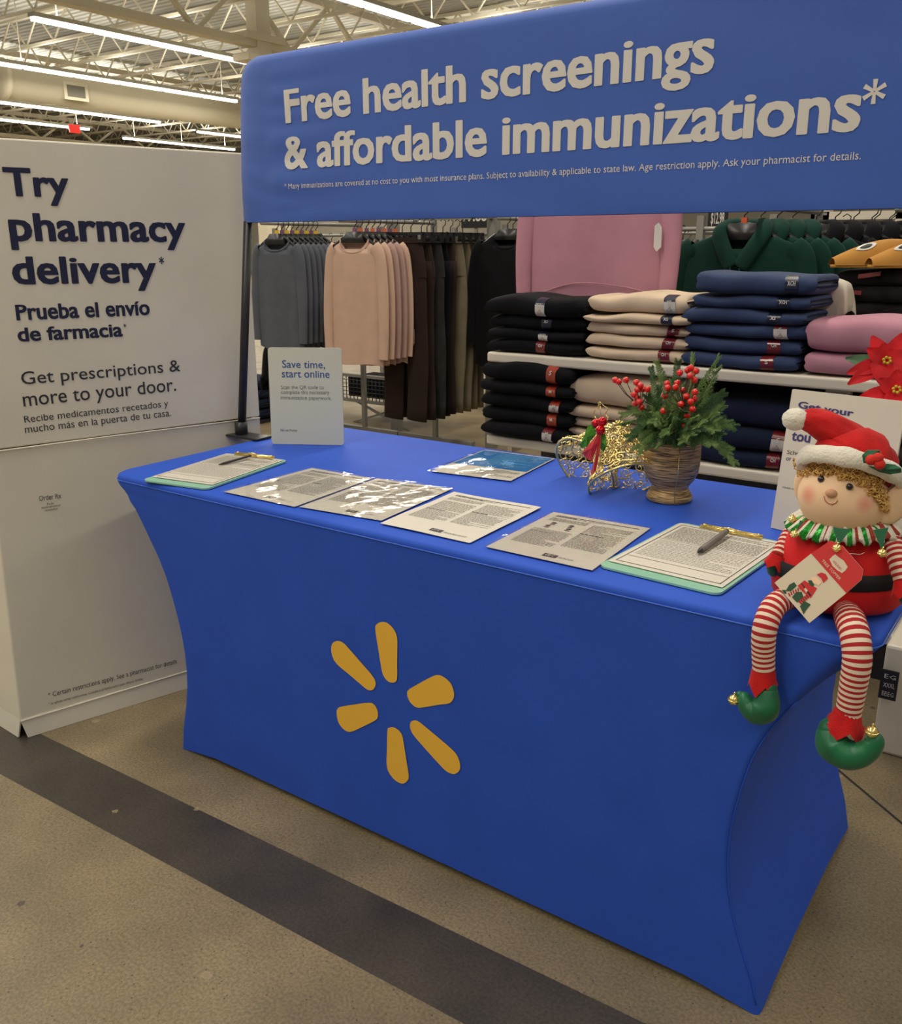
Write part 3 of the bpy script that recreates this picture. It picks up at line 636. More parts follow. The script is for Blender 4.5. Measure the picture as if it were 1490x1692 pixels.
# ================================================================= BRONZE VASE WITH EVERGREENS
VC = Vector((1.2085, .545, .7405))
def bronze():
    m = mat('brushed_bronze', (.16, .095, .035), .42, .25); nt = m.node_tree; N = nt.nodes.new; b = nt.nodes['Principled BSDF']; tc = N('ShaderNodeTexCoord'); mp = N('ShaderNodeMapping'); mp.inputs['Scale'].default_value = (9, 9, 160)
    n = N('ShaderNodeTexNoise'); n.inputs['Scale'].default_value = 3; n.inputs['Detail'].default_value = 8; r = N('ShaderNodeValToRGB'); e = r.color_ramp.elements; e[0].position = .38; e[1].position = .66; e[0].color = (.10, .062, .028, 1); e[1].color = (.85, .56, .22, 1)
    nt.links.new(tc.outputs['Object'], mp.inputs[0]); nt.links.new(mp.outputs[0], n.inputs['Vector']); nt.links.new(n.outputs['Fac'], r.inputs['Fac']); nt.links.new(r.outputs[0], b.inputs['Base Color']); return m
vs_ = root('vase', VC, 'bronze footed vase beside the gold bells', 'vase')
g = G(); prof = [(0, 0), (.046, 0), (.049, .004), (.0485, .010), (.044, .018), (.0395, .026), (.0385, .031), (.042, .037), (.050, .047), (.0565, .062), (.059, .08), (.0595, .10), (.0585, .125), (.0595, .131), (.0575, .133), (.055, .128), (.055, .08), (.03, .05), (0, .05)]
g.lathe(prof, VC, 40); g.out('vase_body', bronze(), vs_)
g = G(); g.tube([VC+Vector((.02, -.0575, .07)).normalized()*0+Vector((.0345*r_/.06, -.0485*r_/.06, z)) for r_, z in ((.0495, .006), (.040, .028), (.0515, .047), (.0575, .062), (.0605, .09), (.0598, .128))], .0011, 5); g.out('mould_seam', MGOLD, vs_)
MCED = mat('cedar_green', (.11, .20, .05), .7, noise=.45, nscale=45); MCED2 = mat('cedar_green_dark', (.055, .13, .035), .7, noise=.45, nscale=45); MCED3 = mat('cedar_green_pale', (.17, .27, .08), .7, noise=.35, nscale=45); MSTEM = mat('brown_stem', (.06, .03, .015), .8); MBER = mat('red_berry_gloss', (.72, .012, .008), .14, coat=.6)
arr = root('evergreen_arrangement', VC+Vector((0,0,.06)), 'evergreen sprigs and red berries arranged in the bronze vase', 'plant')
MOUTH = VC+Vector((0, 0, .125))
def frond(tip, seed, wid=.028):
    rnd = random.Random(seed); st_ = MOUTH+Vector((rnd.uniform(-.03,.03), rnd.uniform(-.03,.03), -.01)); tip = Vector(tip)
    mid = st_.lerp(tip, .5)+Vector((0, 0, .03 if tip.z < MOUTH.z+.06 else .005)); P = spline([st_, mid, tip], 9); g = G(); g.tube(P, [lerp(.0013, .0006, i/(len(P)-1)) for i in range(len(P))], 4)
    nrm = Vector((rnd.uniform(-.6,.6), rnd.uniform(-1,-.2), rnd.uniform(.2,1))).normalized()
    for i in range(3, len(P)):
        t = (P[i]-P[i-1]).normalized(); s = t.cross(nrm).normalized(); k = i/(len(P)-1); ln = wid*(1-.55*k)*rnd.uniform(.7,1.15)*(.6 if i < 6 else 1)
        for sd in (-1, 1):
            for h in range(2):
                base = P[i].lerp(P[i-1], .5*h); dr = (t*.85+s*sd*.75+nrm*rnd.uniform(-.25,.25)).normalized()
                e = base+dr*ln; g.tube([base, base.lerp(e, .5)+nrm*.001, e], [.0008, .0008, .0003], 3)
                for q in range(1, 5):
                    b2 = base.lerp(e, q/5.2); s2 = dr.cross(nrm).normalized()
                    for sd2 in (-1, 1):
                        e2 = b2+(dr*.8+s2*sd2*.8).normalized()*ln*.27; g.tube([b2, e2], [.0009, .0003], 3, cap=False)
    return g
tips = [((1086,600),.56),((1120,598),.56),((1145,588),.55),((1187,592),.56),((1076,608),.58),((1183,612),.5),((1168,650),.6),((1195,650),.55),((1030,685),.52),((1032,700),.47),((1040,722),.46),((1055,742),.45),((1045,670),.55),
        ((1070,655),.53),((1100,650),.50),((1125,640),.60),((1155,668),.48),((1185,680),.50),((1205,700),.50),((1212,705),.55),((1213,765),.50),((1203,745),.47),((1190,720),.45),((1175,735),.43),((1150,735),.43),((1120,738),.42),((1090,735),.42),
        ((1070,720),.43),((1060,700),.44),((1085,690),.42),((1110,700),.40),((1135,705),.41),((1160,700),.42),((1100,670),.45),((1130,680),.44),((1078,680),.48),((1195,670),.62),((1060,690),.63),((1150,650),.66),((1110,630),.64),
        ((1165,720),.44),((1140,720),.41),((1100,718),.40),((1075,738),.43),((1062,728),.44),((1185,700),.45),((1050,712),.46),((1120,660),.55),((1140,660),.52),((1090,640),.57),((1080,700),.44),((1105,690),.43),((1125,695),.42),((1148,690),.43),((1172,690),.47),((1095,725),.41),((1130,730),.41),((1068,706),.45),((1158,712),.42),((1180,712),.44)]
for i, ((x, y), Y) in enumerate(tips): frond(at(x, y, 1, Y), i, .034 if i > 4 else .024).out('cedar_sprig', (MCED, MCED2, MCED3)[i % 3], arr, smooth=False)
bl = [(1016,628,.5),(1022,631,.5),(1034,628,.5),(1051,632,.5),(1058,637,.49),(1053,644,.49),(1062,643,.5),(1070,643,.49),(1047,652,.48),(1053,658,.5),(1056,664,.48),(1049,667,.49),(1059,673,.5)]
br = [(1141,608,.5),(1123,616,.49),(1136,612,.51),(1140,621,.48),(1147,628,.49),(1102,634,.5),(1103,641,.48),(1116,640,.48),(1119,633,.5),(1148,648,.47),(1134,655,.47),(1141,664,.46),(1147,659,.48),(1125,668,.46),(1096,679,.45),(1144,676,.46),(1135,686,.45),(1132,704,.43),(1150,613,.5),(1098,655,.5),(1128,645,.5)]
for lst, hub in ((bl, at(1058, 672, 1, .5)), (br, at(1128, 672, 1, .48))):
    g = G(); g.tube(spline([MOUTH, MOUTH.lerp(hub, .6)+Vector((0,0,.01)), hub], 4), .0018, 5)
    for x, y, Y in lst:
        p = at(x, y, 1, Y); g.tube([hub, hub.lerp(p, .6)+Vector((0, 0, -.006)), p], [.0013, .001, .0008], 4)
    g.out('berry_stem', MSTEM, arr)
    for x, y, Y in lst: g = G(); g.ball(at(x, y, 1, Y), .0068, 12, 8); g.out('berry', MBER, arr)

# ================================================================= GOLD BELLS
bo = root('bell_ornament', at(1020, 815, 2, .7405), 'pair of gold filigree bells with red berries and ribbon, left of the vase', 'ornament')
BPROF = [(0,.070),(.004,.074),(.02,.062),(.04,.053),(.06,.047),(.08,.043),(.095,.038),(.106,.028),(.112,.014),(.114,.004)]
def bell(M, axis, seed, sc=1.0):
    ax = Vector(axis).normalized(); e1 = ax.orthogonal().normalized(); e2 = ax.cross(e1); rnd = random.Random(seed)
    def P(h, ph, o=0): r = (interp(BPROF, h)+o)*sc; return M+ax*(h*sc)+e1*(r*cos(ph))+e2*(r*sin(ph))
    b = G(); b.tube([P(.001, 2*pi*k/48) for k in range(49)], .0026*sc, 6, cap=False)
    rim = b.out('bell_rim', MGOLD, bo)
    g = G()
    for h in (.012, .034, .058, .082, .100): g.tube([P(h+.003*sin(ph*9), ph) for ph in [2*pi*k/60 for k in range(61)]], .0013*sc, 4, cap=False)
    for h, n in ((.012, 15), (.026, 13), (.040, 12), (.054, 11), (.068, 10), (.082, 9), (.096, 7)):
        for k in range(n):
            ph0 = 2*pi*(k+rnd.uniform(-.15,.15))/n+h*40; sg = 1 if (k+int(h*100)) % 2 else -1; r0 = interp(BPROF, h); pts = []
            for i in range(17):
                t = i/16; a = t*3.2*pi*sg+rnd.uniform(0,.05)+k; rr_ = .0105*(1-t*.88); pts.append(P(max(.002, min(.112, h+rr_*sin(a))), ph0+rr_*cos(a)/r0, rnd.uniform(0,.0004)))
            g.tube(pts, .0015*sc, 4)
    g.out('bell_filigree', MGOLD, bo)
    g = G(); g.lathe([(.001*sc, .112*sc), (.008*sc, .113*sc), (.006*sc, .120*sc), (.001, .121*sc)], M, 12, ax=(e1, e2, ax)); g.out('bell_crown', MGOLD, bo)
axB = (UP*.90-RT*.16+FW*.40); MB = at(1034, 796, 1, .515); bell(MB, axB, 1, 1.16)
axA = (UP*.62+RT*.66+FW*.40); MA = at(965, 772, 1, .56); bell(MA, axA, 2, 1.14)
g = G(); rp = spline([at(1008, 706, 1, .55), at(1020, 698, 1, .55), at(1035, 702, 1, .56), at(1050, 722, 1, .56), at(1066, 745, 1, .54), at(1068, 770, 1, .51)], 10)
for s in (0, pi):
    g.tube([p+Vector((cos(i*.9+s), 0, sin(i*.9+s)))*.0028 for i, p in enumerate(rp)], .0026, 6)
g.out('rope_loop', MGOLD, bo)
MBERO = mat('red_foil_ball', (.6, .01, .02), .15, .6)
for x, y, Y in ((985,700,.49),(995,697,.475),(992,711,.465)): g = G(); g.ball(at(x, y, 1, Y), .0105, 14, 10, dis=lambda d: 1+.03*sin(atan2(d.y, d.x)*9)); g.out('ornament_berry', MBERO, bo)
def leaf(pts_px, Y, name, mt, par, lab=None, th=.001):
    P = [at(x, y, 1, Y+(.004 if i % 2 else 0)) for i, (x, y) in enumerate(pts_px)]; n = len(P); t = Vector((0, th, 0)); c = sum(P, Vector())/n-Vector((0, .004, 0))
    return ob(name, P+[p+t for p in P]+[c, c+t*1.5], [(i, (i+1) % n, 2*n) for i in range(n)]+[((i+1) % n+n, i+n, 2*n+1) for i in range(n)]+[(i, i+n, (i+1) % n+n, (i+1) % n) for i in range(n)], mt, par, smooth=False, label=lab)
MGLI = mat('green_glitter', (.10, .35, .03), .3, .5, noise=.6, nscale=400)
leaf([(982,700),(972,702),(968,712),(964,722),(957,735),(961,741),(970,737),(976,728),(984,718)], .49, 'glitter_leaf', MGLI, bo)
leaf([(993,715),(988,728),(990,740),(997,747),(1002,738),(1001,724),(998,714)], .475, 'glitter_leaf', MGLI, bo)
MRIB = mat('red_ribbon', (.55, .008, .015), .55, sheen=.4)
leaf([(988,716),(978,728),(962,748),(966,755),(977,762),(984,745),(990,728)], .465, 'ribbon_tail', MRIB, bo)
leaf([(990,716),(989,735),(982,760),(976,780),(979,791),(986,770),(990,748),(993,725)], .46, 'ribbon_tail', MRIB, bo)
P = spline([at(x, y, 1, .50) for x, y in ((989,695),(981,686),(983,677),(988,672),(990,664),(997,670),(1004,676),(1000,684),(1005,692),(997,697))], 4, True)
g = G(); g.tube(P+[P[0]], .0012, 5, cap=False); g.tube([at(993, 697, 1, .50), at(991, 667, 1, .50)], .0008, 4); g.out('gold_leaf_outline', MGOLD, bo)

# ================================================================= ELF DOLL
W_ = lambda x, y, Y: at(x, y, 1, Y)
BC = at(1386, 1000, 1, .13); BC.z = .741
doll = root('elf_doll', BC, 'plush elf doll with striped legs sitting on the right front table edge', 'doll')
R_ = Vector((.9, .42, 0)).normalized(); Fv = Vector((R_.y, -R_.x, 0)); Z_ = Vector((0, 0, 1))      # right, toward camera, up
tl = .07; bR = (R_*cos(tl)+Z_*(-sin(tl)*-1)*0).normalized()
bU = (Z_-R_*.0+Fv*-.06).normalized(); 
c0 = at(1384, 960, 1, .135); c0.z = .741
g = G(); prof = [(0,0),(.066,.001),(.086,.006),(.095,.016),(.0975,.035),(.0965,.05),(.092,.07),(.086,.088),(.076,.106),(.062,.122),(.045,.134),(.02,.14),(0,.14)]
ax3 = (R_, -Fv*.86, bU)
g.lathe(prof, c0, 40, ax=ax3); g.out('body', MREDV, doll)
g = G(); g.lathe([(.0962,.046),(.0988,.0465),(.0955,.069),(.0925,.0695)], c0, 48, ax=(R_, -Fv*.86, (bU-R_*.05).normalized())); g.out('belt', mat('black_felt', (.012,.012,.014), .9, bump=.4), doll)
# head
hc = at(1393, 822, 1, .115); hr_ = Vector((R_*cos(-.20)+Z_*sin(-.20))); hu = (Z_*cos(-.20)-R_*sin(-.20)).normalized(); hf = (Fv+hu*.0).normalized()
hb = (hf*cos(.0)).normalized()
hax = (hr_, -hf, hu)
def skin_cheeks():
    m = mat('doll_face_felt', srgb(250, 212, 172), .85, bump=.2, bscale=700); nt = m.node_tree; N = nt.nodes.new; b = nt.nodes['Principled BSDF']; ge = N('ShaderNodeTexCoord'); last = None
    base = (*srgb(250, 212, 172), 1)
    for x, y in ((1336, 818), (1431, 834)):
        dr = ray(x, y).normalized(); oc = CAM-hc; bq = oc.dot(dr); cc = oc.dot(oc)-.060**2; tt = -bq-sqrt(max(0, bq*bq-cc)); P = CAM+dr*tt-ORG[doll.name]
        v = N('ShaderNodeVectorMath'); v.operation = 'DISTANCE'; v.inputs[1].default_value = P; nt.links.new(ge.outputs['Object'], v.inputs[0])
        r = N('ShaderNodeMapRange'); r.inputs['From Min'].default_value = .004; r.inputs['From Max'].default_value = .017; r.inputs['To Min'].default_value = .55; r.inputs['To Max'].default_value = 0; nt.links.new(v.outputs['Value'], r.inputs['Value'])
        mx = N('ShaderNodeMix'); mx.data_type = 'RGBA'; mx.inputs[7].default_value = (.80, .13, .12, 1); nt.links.new(r.outputs[0], mx.inputs[0])
        if last: nt.links.new(last, mx.inputs[6])
        else: mx.inputs[6].default_value = base
        last = mx.outputs[2]
    nt.links.new(last, b.inputs['Base Color']); return m
HR = Vector((.064, .056, .056))
g = G(); g.ball(hc, HR, 36, 24, ax=hax); head = g.out('head', skin_cheeks(), doll)
def on_head(px, py, grow=1.0):
    d = ray(px, py); o = CAM-hc; q = Vector([o.dot(hax[i])/(HR[i]*grow) for i in range(3)]); e = Vector([d.dot(hax[i])/(HR[i]*grow) for i in range(3)])
    A = e.dot(e); B = q.dot(e); C_ = q.dot(q)-1; D = B*B-A*C_; t = (-B-sqrt(max(D, 0)))/A
    return CAM+d*t, D > 0
for x, y in ((1356, 791.5), (1403, 804)): g = G(); g.ball(on_head(x, y)[0]+Fv*.001, .0050, 14, 10); g.out('eye', mat('black_glass_eye', (.006,.006,.007), .06, coat=1), head)
g = G(); g.ball(on_head(1373, 815)[0]+Fv*.001, (.0085, .006, .0065), 14, 10, ax=hax); g.out('nose', mat('nose_felt', srgb(214, 164, 130), .85, bump=.2), head)
g = G(); g.tube([on_head(x, y, 1.006)[0] for x, y in ((1361,820),(1363,827),(1368,832),(1375,833.5),(1381,831),(1384,826.5))], .0007, 5); g.out('mouth', mat('mouth_thread', srgb(186, 104, 84), .8), head)
for cx, cy, rx, rz, tilt in ((1326, 806, .013, .024, .15), (1477, 836, .020, .030, -.45)):
    p = at(cx, cy, 1, .15 if cx < 1400 else .115); a_ = R_*cos(tilt)-Z_*sin(tilt)*-1; a_ = (R_*cos(tilt)+Z_*sin(tilt)); u_ = (Z_*cos(tilt)-R_*sin(tilt))
    g = G(); g.ball(p, (rx, .009, rz), 16, 12, ax=(a_, -Fv, u_), dis=lambda d: 1+.18*max(0, d.z)**2); g.out('ear', MSKIN, head)
# hair: gold curls
rnd = random.Random(3); g = G(); cnt = 0
fr = [(1322,768,14),(1328,778,12),(1345,776,13),(1358,776,12),(1372,777,13),(1386,779,14),(1400,782,14),(1414,786,14),(1427,792,15),(1438,800,18),(1449,812,17),(1458,826,13),(1462,838,8),(1450,795,14)]
for cx, cy, rd in fr:
    for k in range(22 if rd > 10 else 12):
        a = rnd.uniform(0, 2*pi); r = rd*sqrt(rnd.random()); p, hit = on_head(cx+r*cos(a)*.8, cy+r*sin(a)*.75, 1.05)
        if not hit: p = at(cx+r*cos(a)*.7, cy+r*sin(a), 1, .125)
        e1 = Vector((rnd.uniform(-1,1), rnd.uniform(-1,1), rnd.uniform(-1,1))).normalized(); e2 = e1.orthogonal().normalized(); e3 = e1.cross(e2); rr_ = rnd.uniform(.0028, .0044)
        g.tube([p+e2*(rr_*cos(t*1.3))+e3*(rr_*sin(t*1.3))+e1*(t*.0007-.002) for t in range(7)], .0010, 3, cap=False)
g.out('hair', mat('gold_curly_thread', (.80, .50, .15), .45, .15), head, kind='stuff')
# collar ruffle
cc_ = at(1398, 856, 1, .125)
g = G(); n = 132; mm = []
cu = (bU*.95+Fv*.12-R_*.05).normalized(); cR = (R_-cu*R_.dot(cu)).normalized(); cF = cR.cross(cu)
def ruf(i, k):
    a = 2*pi*i/n; z = sin(a*22)*.0042; rad = (.048, .066, .083, .081, .05)[k]; dz = (.004, .004, -.012, -.017, -.010)[k]+z*(0, .5, 1, 1, 0)[k]
    rr_ = rad+.004*sin(a*22+1.2)*(k in (2, 3))+.002*sin(a*61)
    return cc_+cR*(rr_*cos(a))+cF*(rr_*.80*sin(a))+cu*(dz+.002*sin(a*47))
V = [ruf(i, k) for k in range(5) for i in range(n)]; Fc = []; mi = []
for k in range(4):
    for i in range(n): Fc.append((k*n+i, k*n+(i+1) % n, (k+1)*n+(i+1) % n, (k+1)*n+i)); mi.append((0, 0, 1, 0, 2, 2)[i % 6])
ob('ruffle_collar', V, Fc, None, doll, True, mats=[MFLC, mat('rust_chenille', (.36, .05, .03), .9, bump=1, bscale=300), mat('green_tinsel', (.02, .32, .03), .3, .4, noise=.7, nscale=500)], midx=mi)
def jbell(p, r, par, name='jingle_bell'):
    g = G(); g.ball(p, r, 14, 10); g.tube([p+Vector((r*cos(a), 0, 0))+Vector((0, r*sin(a), 0)) for a in [2*pi*k/16 for k in range(17)]], r*.13, 4, cap=False); g.tube([p+Vector((0,0,r*.9)), p+Vector((.001,0,r*1.5))], r*.18, 5); return g.out(name, MGOLD, par)
for (ax_, ay_), (bx_, by_), (tx, ty), Y in (((1320,872),(1338,880),(1315,880),.075),((1374,884),(1403,888),(1385,900),.035),((1440,889),(1465,885),(1456,908),.05)):
    a, b, c = at(ax_, ay_, 1, Y+.008), at(bx_, by_, 1, Y+.008), at(tx, ty, 1, Y-.004); th = Fv*.002; tp = Vector((0,.0,.012))
    g = G(); g.add([a+tp, b+tp, c, a+tp+th, b+tp+th, c+th], [(0,2,1),(3,4,5),(0,1,4,3),(1,2,5,4),(2,0,3,5)]); g.out('collar_point', MGRN, doll, smooth=False)
for x, y, Y in ((1309,858,.09),(1313,883,.065),(1382.5,906,.025),(1457,914,.04)): jbell(at(x, y, 1, Y), .0062, doll)
# arms
def striped(pts, rad, name, seg=4, n=14, flat=None):
    P = spline(pts, seg); N = len(P); L = [0]
    for a, b in zip(P, P[1:]): L.append(L[-1]+(b-a).length)
    st = .0042; K = int(L[-1]/st); Q = []; Rr = []
    for i in range(K+1):
        s = L[-1]*i/K; j = max(0, min(N-2, next((q for q in range(N-1) if L[q+1] >= s), N-2))); t = (s-L[j])/max(1e-9, L[j+1]-L[j]); Q.append(P[j].lerp(P[j+1], t)); Rr.append(interp(rad, i/K)+.0006*(i % 2))
    g = G(); g.tube(Q, Rr, n, midf=lambda i: i % 2); return g.out(name, [MSTW, MSTR], doll)
striped([at(1322,862,1,.15), at(1305,885,1,.125), at(1292,908,1,.10), at(1284,922,1,.085)], [(0,.013),(.5,.0125),(1,.0115)], 'arm')
striped([at(1462,880,1,.13), at(1477,905,1,.11), at(1486,935,1,.09), at(1493,962,1,.08)], [(0,.014),(.5,.0145),(1,.0125)], 'arm')
def zig(p, d, r0, r1, L, nz, mt, name, rag=.35):
    d = Vector(d).normalized(); e1 = d.orthogonal().normalized(); e2 = d.cross(e1); n = nz*4; g = G(); V = []
    for k, (r, l) in enumerate(((r0, 0), ((r0+r1)/2, L*.5), (r1, L))):
        for i in range(n):
            a = 2*pi*i/n; z = 0 if k < 2 else -L*rag*abs(((i % 4)-2)/2)+L*rag*.2; V.append(p+d*(l+z)+e1*(r*cos(a))+e2*(r*sin(a)))
    g.add(V, [(k*n+i, k*n+(i+1) % n, (k+1)*n+(i+1) % n, (k+1)*n+i) for k in range(2) for i in range(n)]); return g.out(name, mt, doll)
p = at(1287, 918, 1, .085); zig(p, at(1277, 938, 1, .078)-p, .0125, .018, .022, 6, MRED, 'sleeve_cuff')
g = G(); g.ball(at(1277, 938, 1, .082), (.010, .009, .014), 12, 10); g.out('mitten', MGRN, doll)
p = at(1493, 958, 1, .08); zig(p, at(1496, 985, 1, .075)-p, .013, .019, .024, 6, MRED, 'sleeve_cuff'); g = G(); g.ball(at(1497, 985, 1, .075), (.010, .009, .014), 12, 10); g.out('mitten', MGRN, doll)
# legs
striped([at(1318,984,1,.065), at(1296,990,1,.03), at(1276,1006,1,.0), at(1263,1040,1,-.022), at(1261,1080,1,-.020), at(1262,1112,1,-.018)], [(0,.016),(.3,.0175),(.5,.0175),(1,.0155)], 'leg', n=18)
striped([at(1398,1012,1,.055), at(1404,1024,1,.022), at(1412,1050,1,-.006), at(1416,1090,1,-.020), at(1408,1140,1,-.020), at(1400,1186,1,-.018)], [(0,.018),(.2,.0205),(.5,.0190),(1,.0165)], 'leg', n=18)
p = at(1262, 1104, 1, -.018); zig(p, at(1258, 1150, 1, -.018)-p, .0165, .0215, .036, 5, MRED, 'boot_cuff', .5)
p = at(1402, 1172, 1, -.018); zig(p, at(1390, 1215, 1, -.018)-p, .017, .0275, .038, 5, MRED, 'boot_cuff', .5)
def shoe(pts, rads, bellp):
    g = G(); P = spline(pts, 6); N = len(P); g.tube(P, [interp(rads, i/(N-1)) for i in range(N)], 16); g.ball(P[0], interp(rads, 0)*.98, 16, 10); g.ball(P[-1], interp(rads, 1)*.98, 12, 8); s = g.out('shoe', MGRV, doll); jbell(bellp, .0085, s); return s
Ys = -.028
shoe([at(1268,1138,1,-.022), at(1266,1166,1,Ys), at(1252,1175,1,Ys), at(1236,1166,1,Ys), at(1228,1153,1,Ys), at(1222,1148,1,Ys)], [(0,.014),(.25,.021),(.45,.020),(.7,.013),(.9,.008),(1,.006)], at(1212,1156,1,Ys-.004))
shoe([at(1373,1206,1,-.024), at(1374,1228,1,Ys-.002), at(1392,1244,1,Ys-.004), at(1414,1247,1,Ys-.004), at(1434,1240,1,Ys-.004), at(1445,1226,1,Ys-.004), at(1442,1214,1,Ys-.004)], [(0,.018),(.2,.024),(.45,.021),(.7,.015),(.88,.012),(1,.008)], at(1440,1209,1,Ys-.012))
# hat
hatr = root('x_tmp', (0,0,0)) if False else None
tilt_u = (hu*.88-hf*.40+hr_*.08).normalized(); bc = at(1405, 788, 1, .13)
e1 = (hr_-tilt_u*hr_.dot(tilt_u)).normalized(); e2 = e1.cross(tilt_u)
bc = hc+hu*.040-hf*.006
g = G(); n = 64
def brim(a): return bc+e1*(.071*cos(a))+e2*(.064*sin(a))
rg = []
pts = [brim(2*pi*k/n) for k in range(n+1)]; V = []
m8 = 12
for i in range(n):
    a = 2*pi*i/n; ro = e1*cos(a)+e2*sin(a); kk = 1+.06*sin(a*7)+.05*sin(a*13+1)
    for k in range(m8): b_ = 2*pi*k/m8; V.append(brim(a)+ro*(.0085*kk*cos(b_))+tilt_u*(.0140*kk*sin(b_)))
Fc = [(i*m8+k, ((i+1) % n)*m8+k, ((i+1) % n)*m8+(k+1) % m8, i*m8+(k+1) % m8) for i in range(n) for k in range(m8)]
g.add(V, Fc); hat = root('hat', bc) if False else None
brim_o = g.out('hat_brim', MFLC, doll)
hp = [bc+tilt_u*.013, at(1420,752,1,.135), at(1416,746,1,.14), at(1396,726,1,.135), at(1368,706,1,.12), at(1342,696,1,.11), at(1326,693,1,.105)]
hp = spline(hp, 7); hrad = [(0,.062),(.15,.057),(.3,.043),(.45,.034),(.6,.029),(.75,.0245),(.9,.020),(1,.015)]
g = G(); n = 28; N = len(hp); V = []; a = None
for i, p in enumerate(hp):
    t = (hp[min(i+1, N-1)]-hp[max(i-1, 0)]).normalized()
    if i == 0: t = tilt_u
    a = e1 if a is None else a; a = (a-t*a.dot(t)).normalized(); b_ = t.cross(a); r = interp(hrad, i/(N-1))
    for k in range(n):
        an = 2*pi*k/n; q = r*(1+.05*sin(an*5+i*.35)*(i > 4)+.035*sin(an*9-i*.2+2)*(i > 3)); V.append(p+a*(q*cos(an))+b_*(q*.8*sin(an)))
g.add(V, [(i*n+k, i*n+(k+1) % n, (i+1)*n+(k+1) % n, (i+1)*n+k) for i in range(N-1) for k in range(n)]+[tuple((N-1)*n+k for k in range(n))]); g.out('hat_cone', MRED, doll)
g = G(); rnd = random.Random(9); g.ball(at(1314,693,1,.10), (.019, .017, .0165), 20, 14, dis=lambda d: 1+.05*sin(d.x*17+d.z*11)*cos(d.y*13)); g.out('pompom', MFLC, doll)
for k, pp in enumerate(([(1424,752),(1432,744),(1452,744),(1456,750),(1440,756),(1433,766),(1426,765)], [(1434,770),(1450,775),(1460,766),(1478,768),(1489,774),(1489,781),(1470,784),(1452,780)])): leaf(pp, .052+.01*k, 'holly_leaf', MGRN, doll, th=.002)
for x, y in ((1439,760),(1450,757),(1453,767)): g = G(); g.ball(at(x, y, 1, .046), .0075, 14, 10); g.out('holly_berry', mat('red_pompom', (.68,.03,.02), .9, bump=.8), doll)
# hang tag (card) tilted in front of the body
ptag = [(1279.5, 963, .012), (1340, 914.5, .022), (1372, 893, .030), (1392, 902, .028), (1425.5, 941, .016), (1423, 958, .012), (1398, 980, .008), (1337, 1029.5, -.012)]
Tg = at(1280, 963, 1, .012); A4, B4, C4 = at(1279.5,963,1,.014), at(1372,893,1,.030), at(1337,1029.5,1,-.010)
TU = (C4-A4).normalized(); TVv = (B4-A4); TVv = (TVv-TU*TVv.dot(TU)).normalized(); TPL = (A4, TU, TVv)
tg = root('hang_tag', A4, 'red and cream cardboard tag reading tree topper, hanging on the elf', 'tag')
outl = [TPL[0]+TU*on_plane(TPL, x, y)[0]+TVv*on_plane(TPL, x, y)[1] for x, y, _ in ptag]; TN = TU.cross(TVv).normalized()
n = len(outl)
MTAGC = mat('cream_card', srgb(222, 206, 182), .6); MTAGR = mat('red_card', srgb(206, 40, 40), .55)
ob('tag_card', outl+[p-TN*.0012 for p in outl], [tuple(range(n)), tuple(range(n, 2*n))[::-1]]+[(i, i+n, (i+1) % n+n, (i+1) % n) for i in range(n)], MTAGC, tg, smooth=False)
def tagpoly(px, mt, off, name='tag_print'):
    P = [TPL[0]+TU*on_plane(TPL, x, y)[0]+TVv*on_plane(TPL, x, y)[1]+TN*off for x, y in px]; return ob(name, P, [tuple(range(len(P)))], mt, tg, smooth=False)
tagpoly([(1340,914.5),(1398,980),(1423,958),(1425.5,941),(1392,902),(1372,893)], MTAGR, .0004, 'red_header')
q_ = lambda *l: [(1270+x/6.773, 860+y/6.773) for x, y in l]
tagpoly(q_((680,435),(720,395),(745,380),(790,415),(840,450),(885,520),(860,560),(820,590),(770,560),(715,510)), MTAGC, .0008, 'logo_plate')
tagpoly(q_((325,730),(400,670),(470,715),(540,760),(470,870),(400,815),(345,765)), MTAGR, .0006); tagpoly(q_((535,605),(590,582),(640,600),(665,650),(610,700),(590,650)), MTAGR, .0006)
tagpoly(q_((470,640),(530,630),(590,690),(560,730),(500,700)), MSKIN, .0007); tagpoly(q_((395,770),(412,752),(440,785),(420,808)), MTAGC, .0009); tagpoly(q_((360,700),(378,708),(478,838),(462,850)), MPL, .0008)
MTG2 = mat('printed_pine_green', srgb(44, 82, 56), .7)
for c in (((190,790),(230,720),(285,690),(315,730),(250,790)), ((260,860),(310,800),(370,800),(390,860),(320,920)), ((350,960),(400,900),(470,940),(420,1000),(390,1050)), ((145,775),(190,780),(200,820),(175,820)), ((440,670),(480,670),(510,720),(490,745),(455,715))): tagpoly(q_(*c), MTG2, .0007, 'printed_tree')
for k in range(5):
    tagpoly(q_((215+k*26,815-k*14),(228+k*26,808-k*14),(245+k*24,845-k*14),(232+k*24,852-k*14)), MSTR, .0009, 'printed_stripe'); tagpoly(q_((330+k*20,905-k*16),(345+k*20,890-k*16),(375+k*20,925-k*16),(362+k*20,940-k*16)), MSTR, .0009, 'printed_stripe')
def text_dir(s, pl, p0, p1, ph, mt, par, **k):   # text running from pixel p0 to p1
    u0, v0 = on_plane(pl, *p0); u1, v1 = on_plane(pl, *p1); O, U, V = pl; d = (U*(u1-u0)+V*(v1-v0)); ln = d.length; d.normalize(); N = U.cross(V).normalized(); up = N.cross(d)
    o = O+U*u0+V*v0; uh, vh = on_plane(pl, *ph); h = (O+U*uh+V*vh-o).dot(up); return text_uv(s, (o, d, up), 0, ln, 0, h, mt, par, **k)
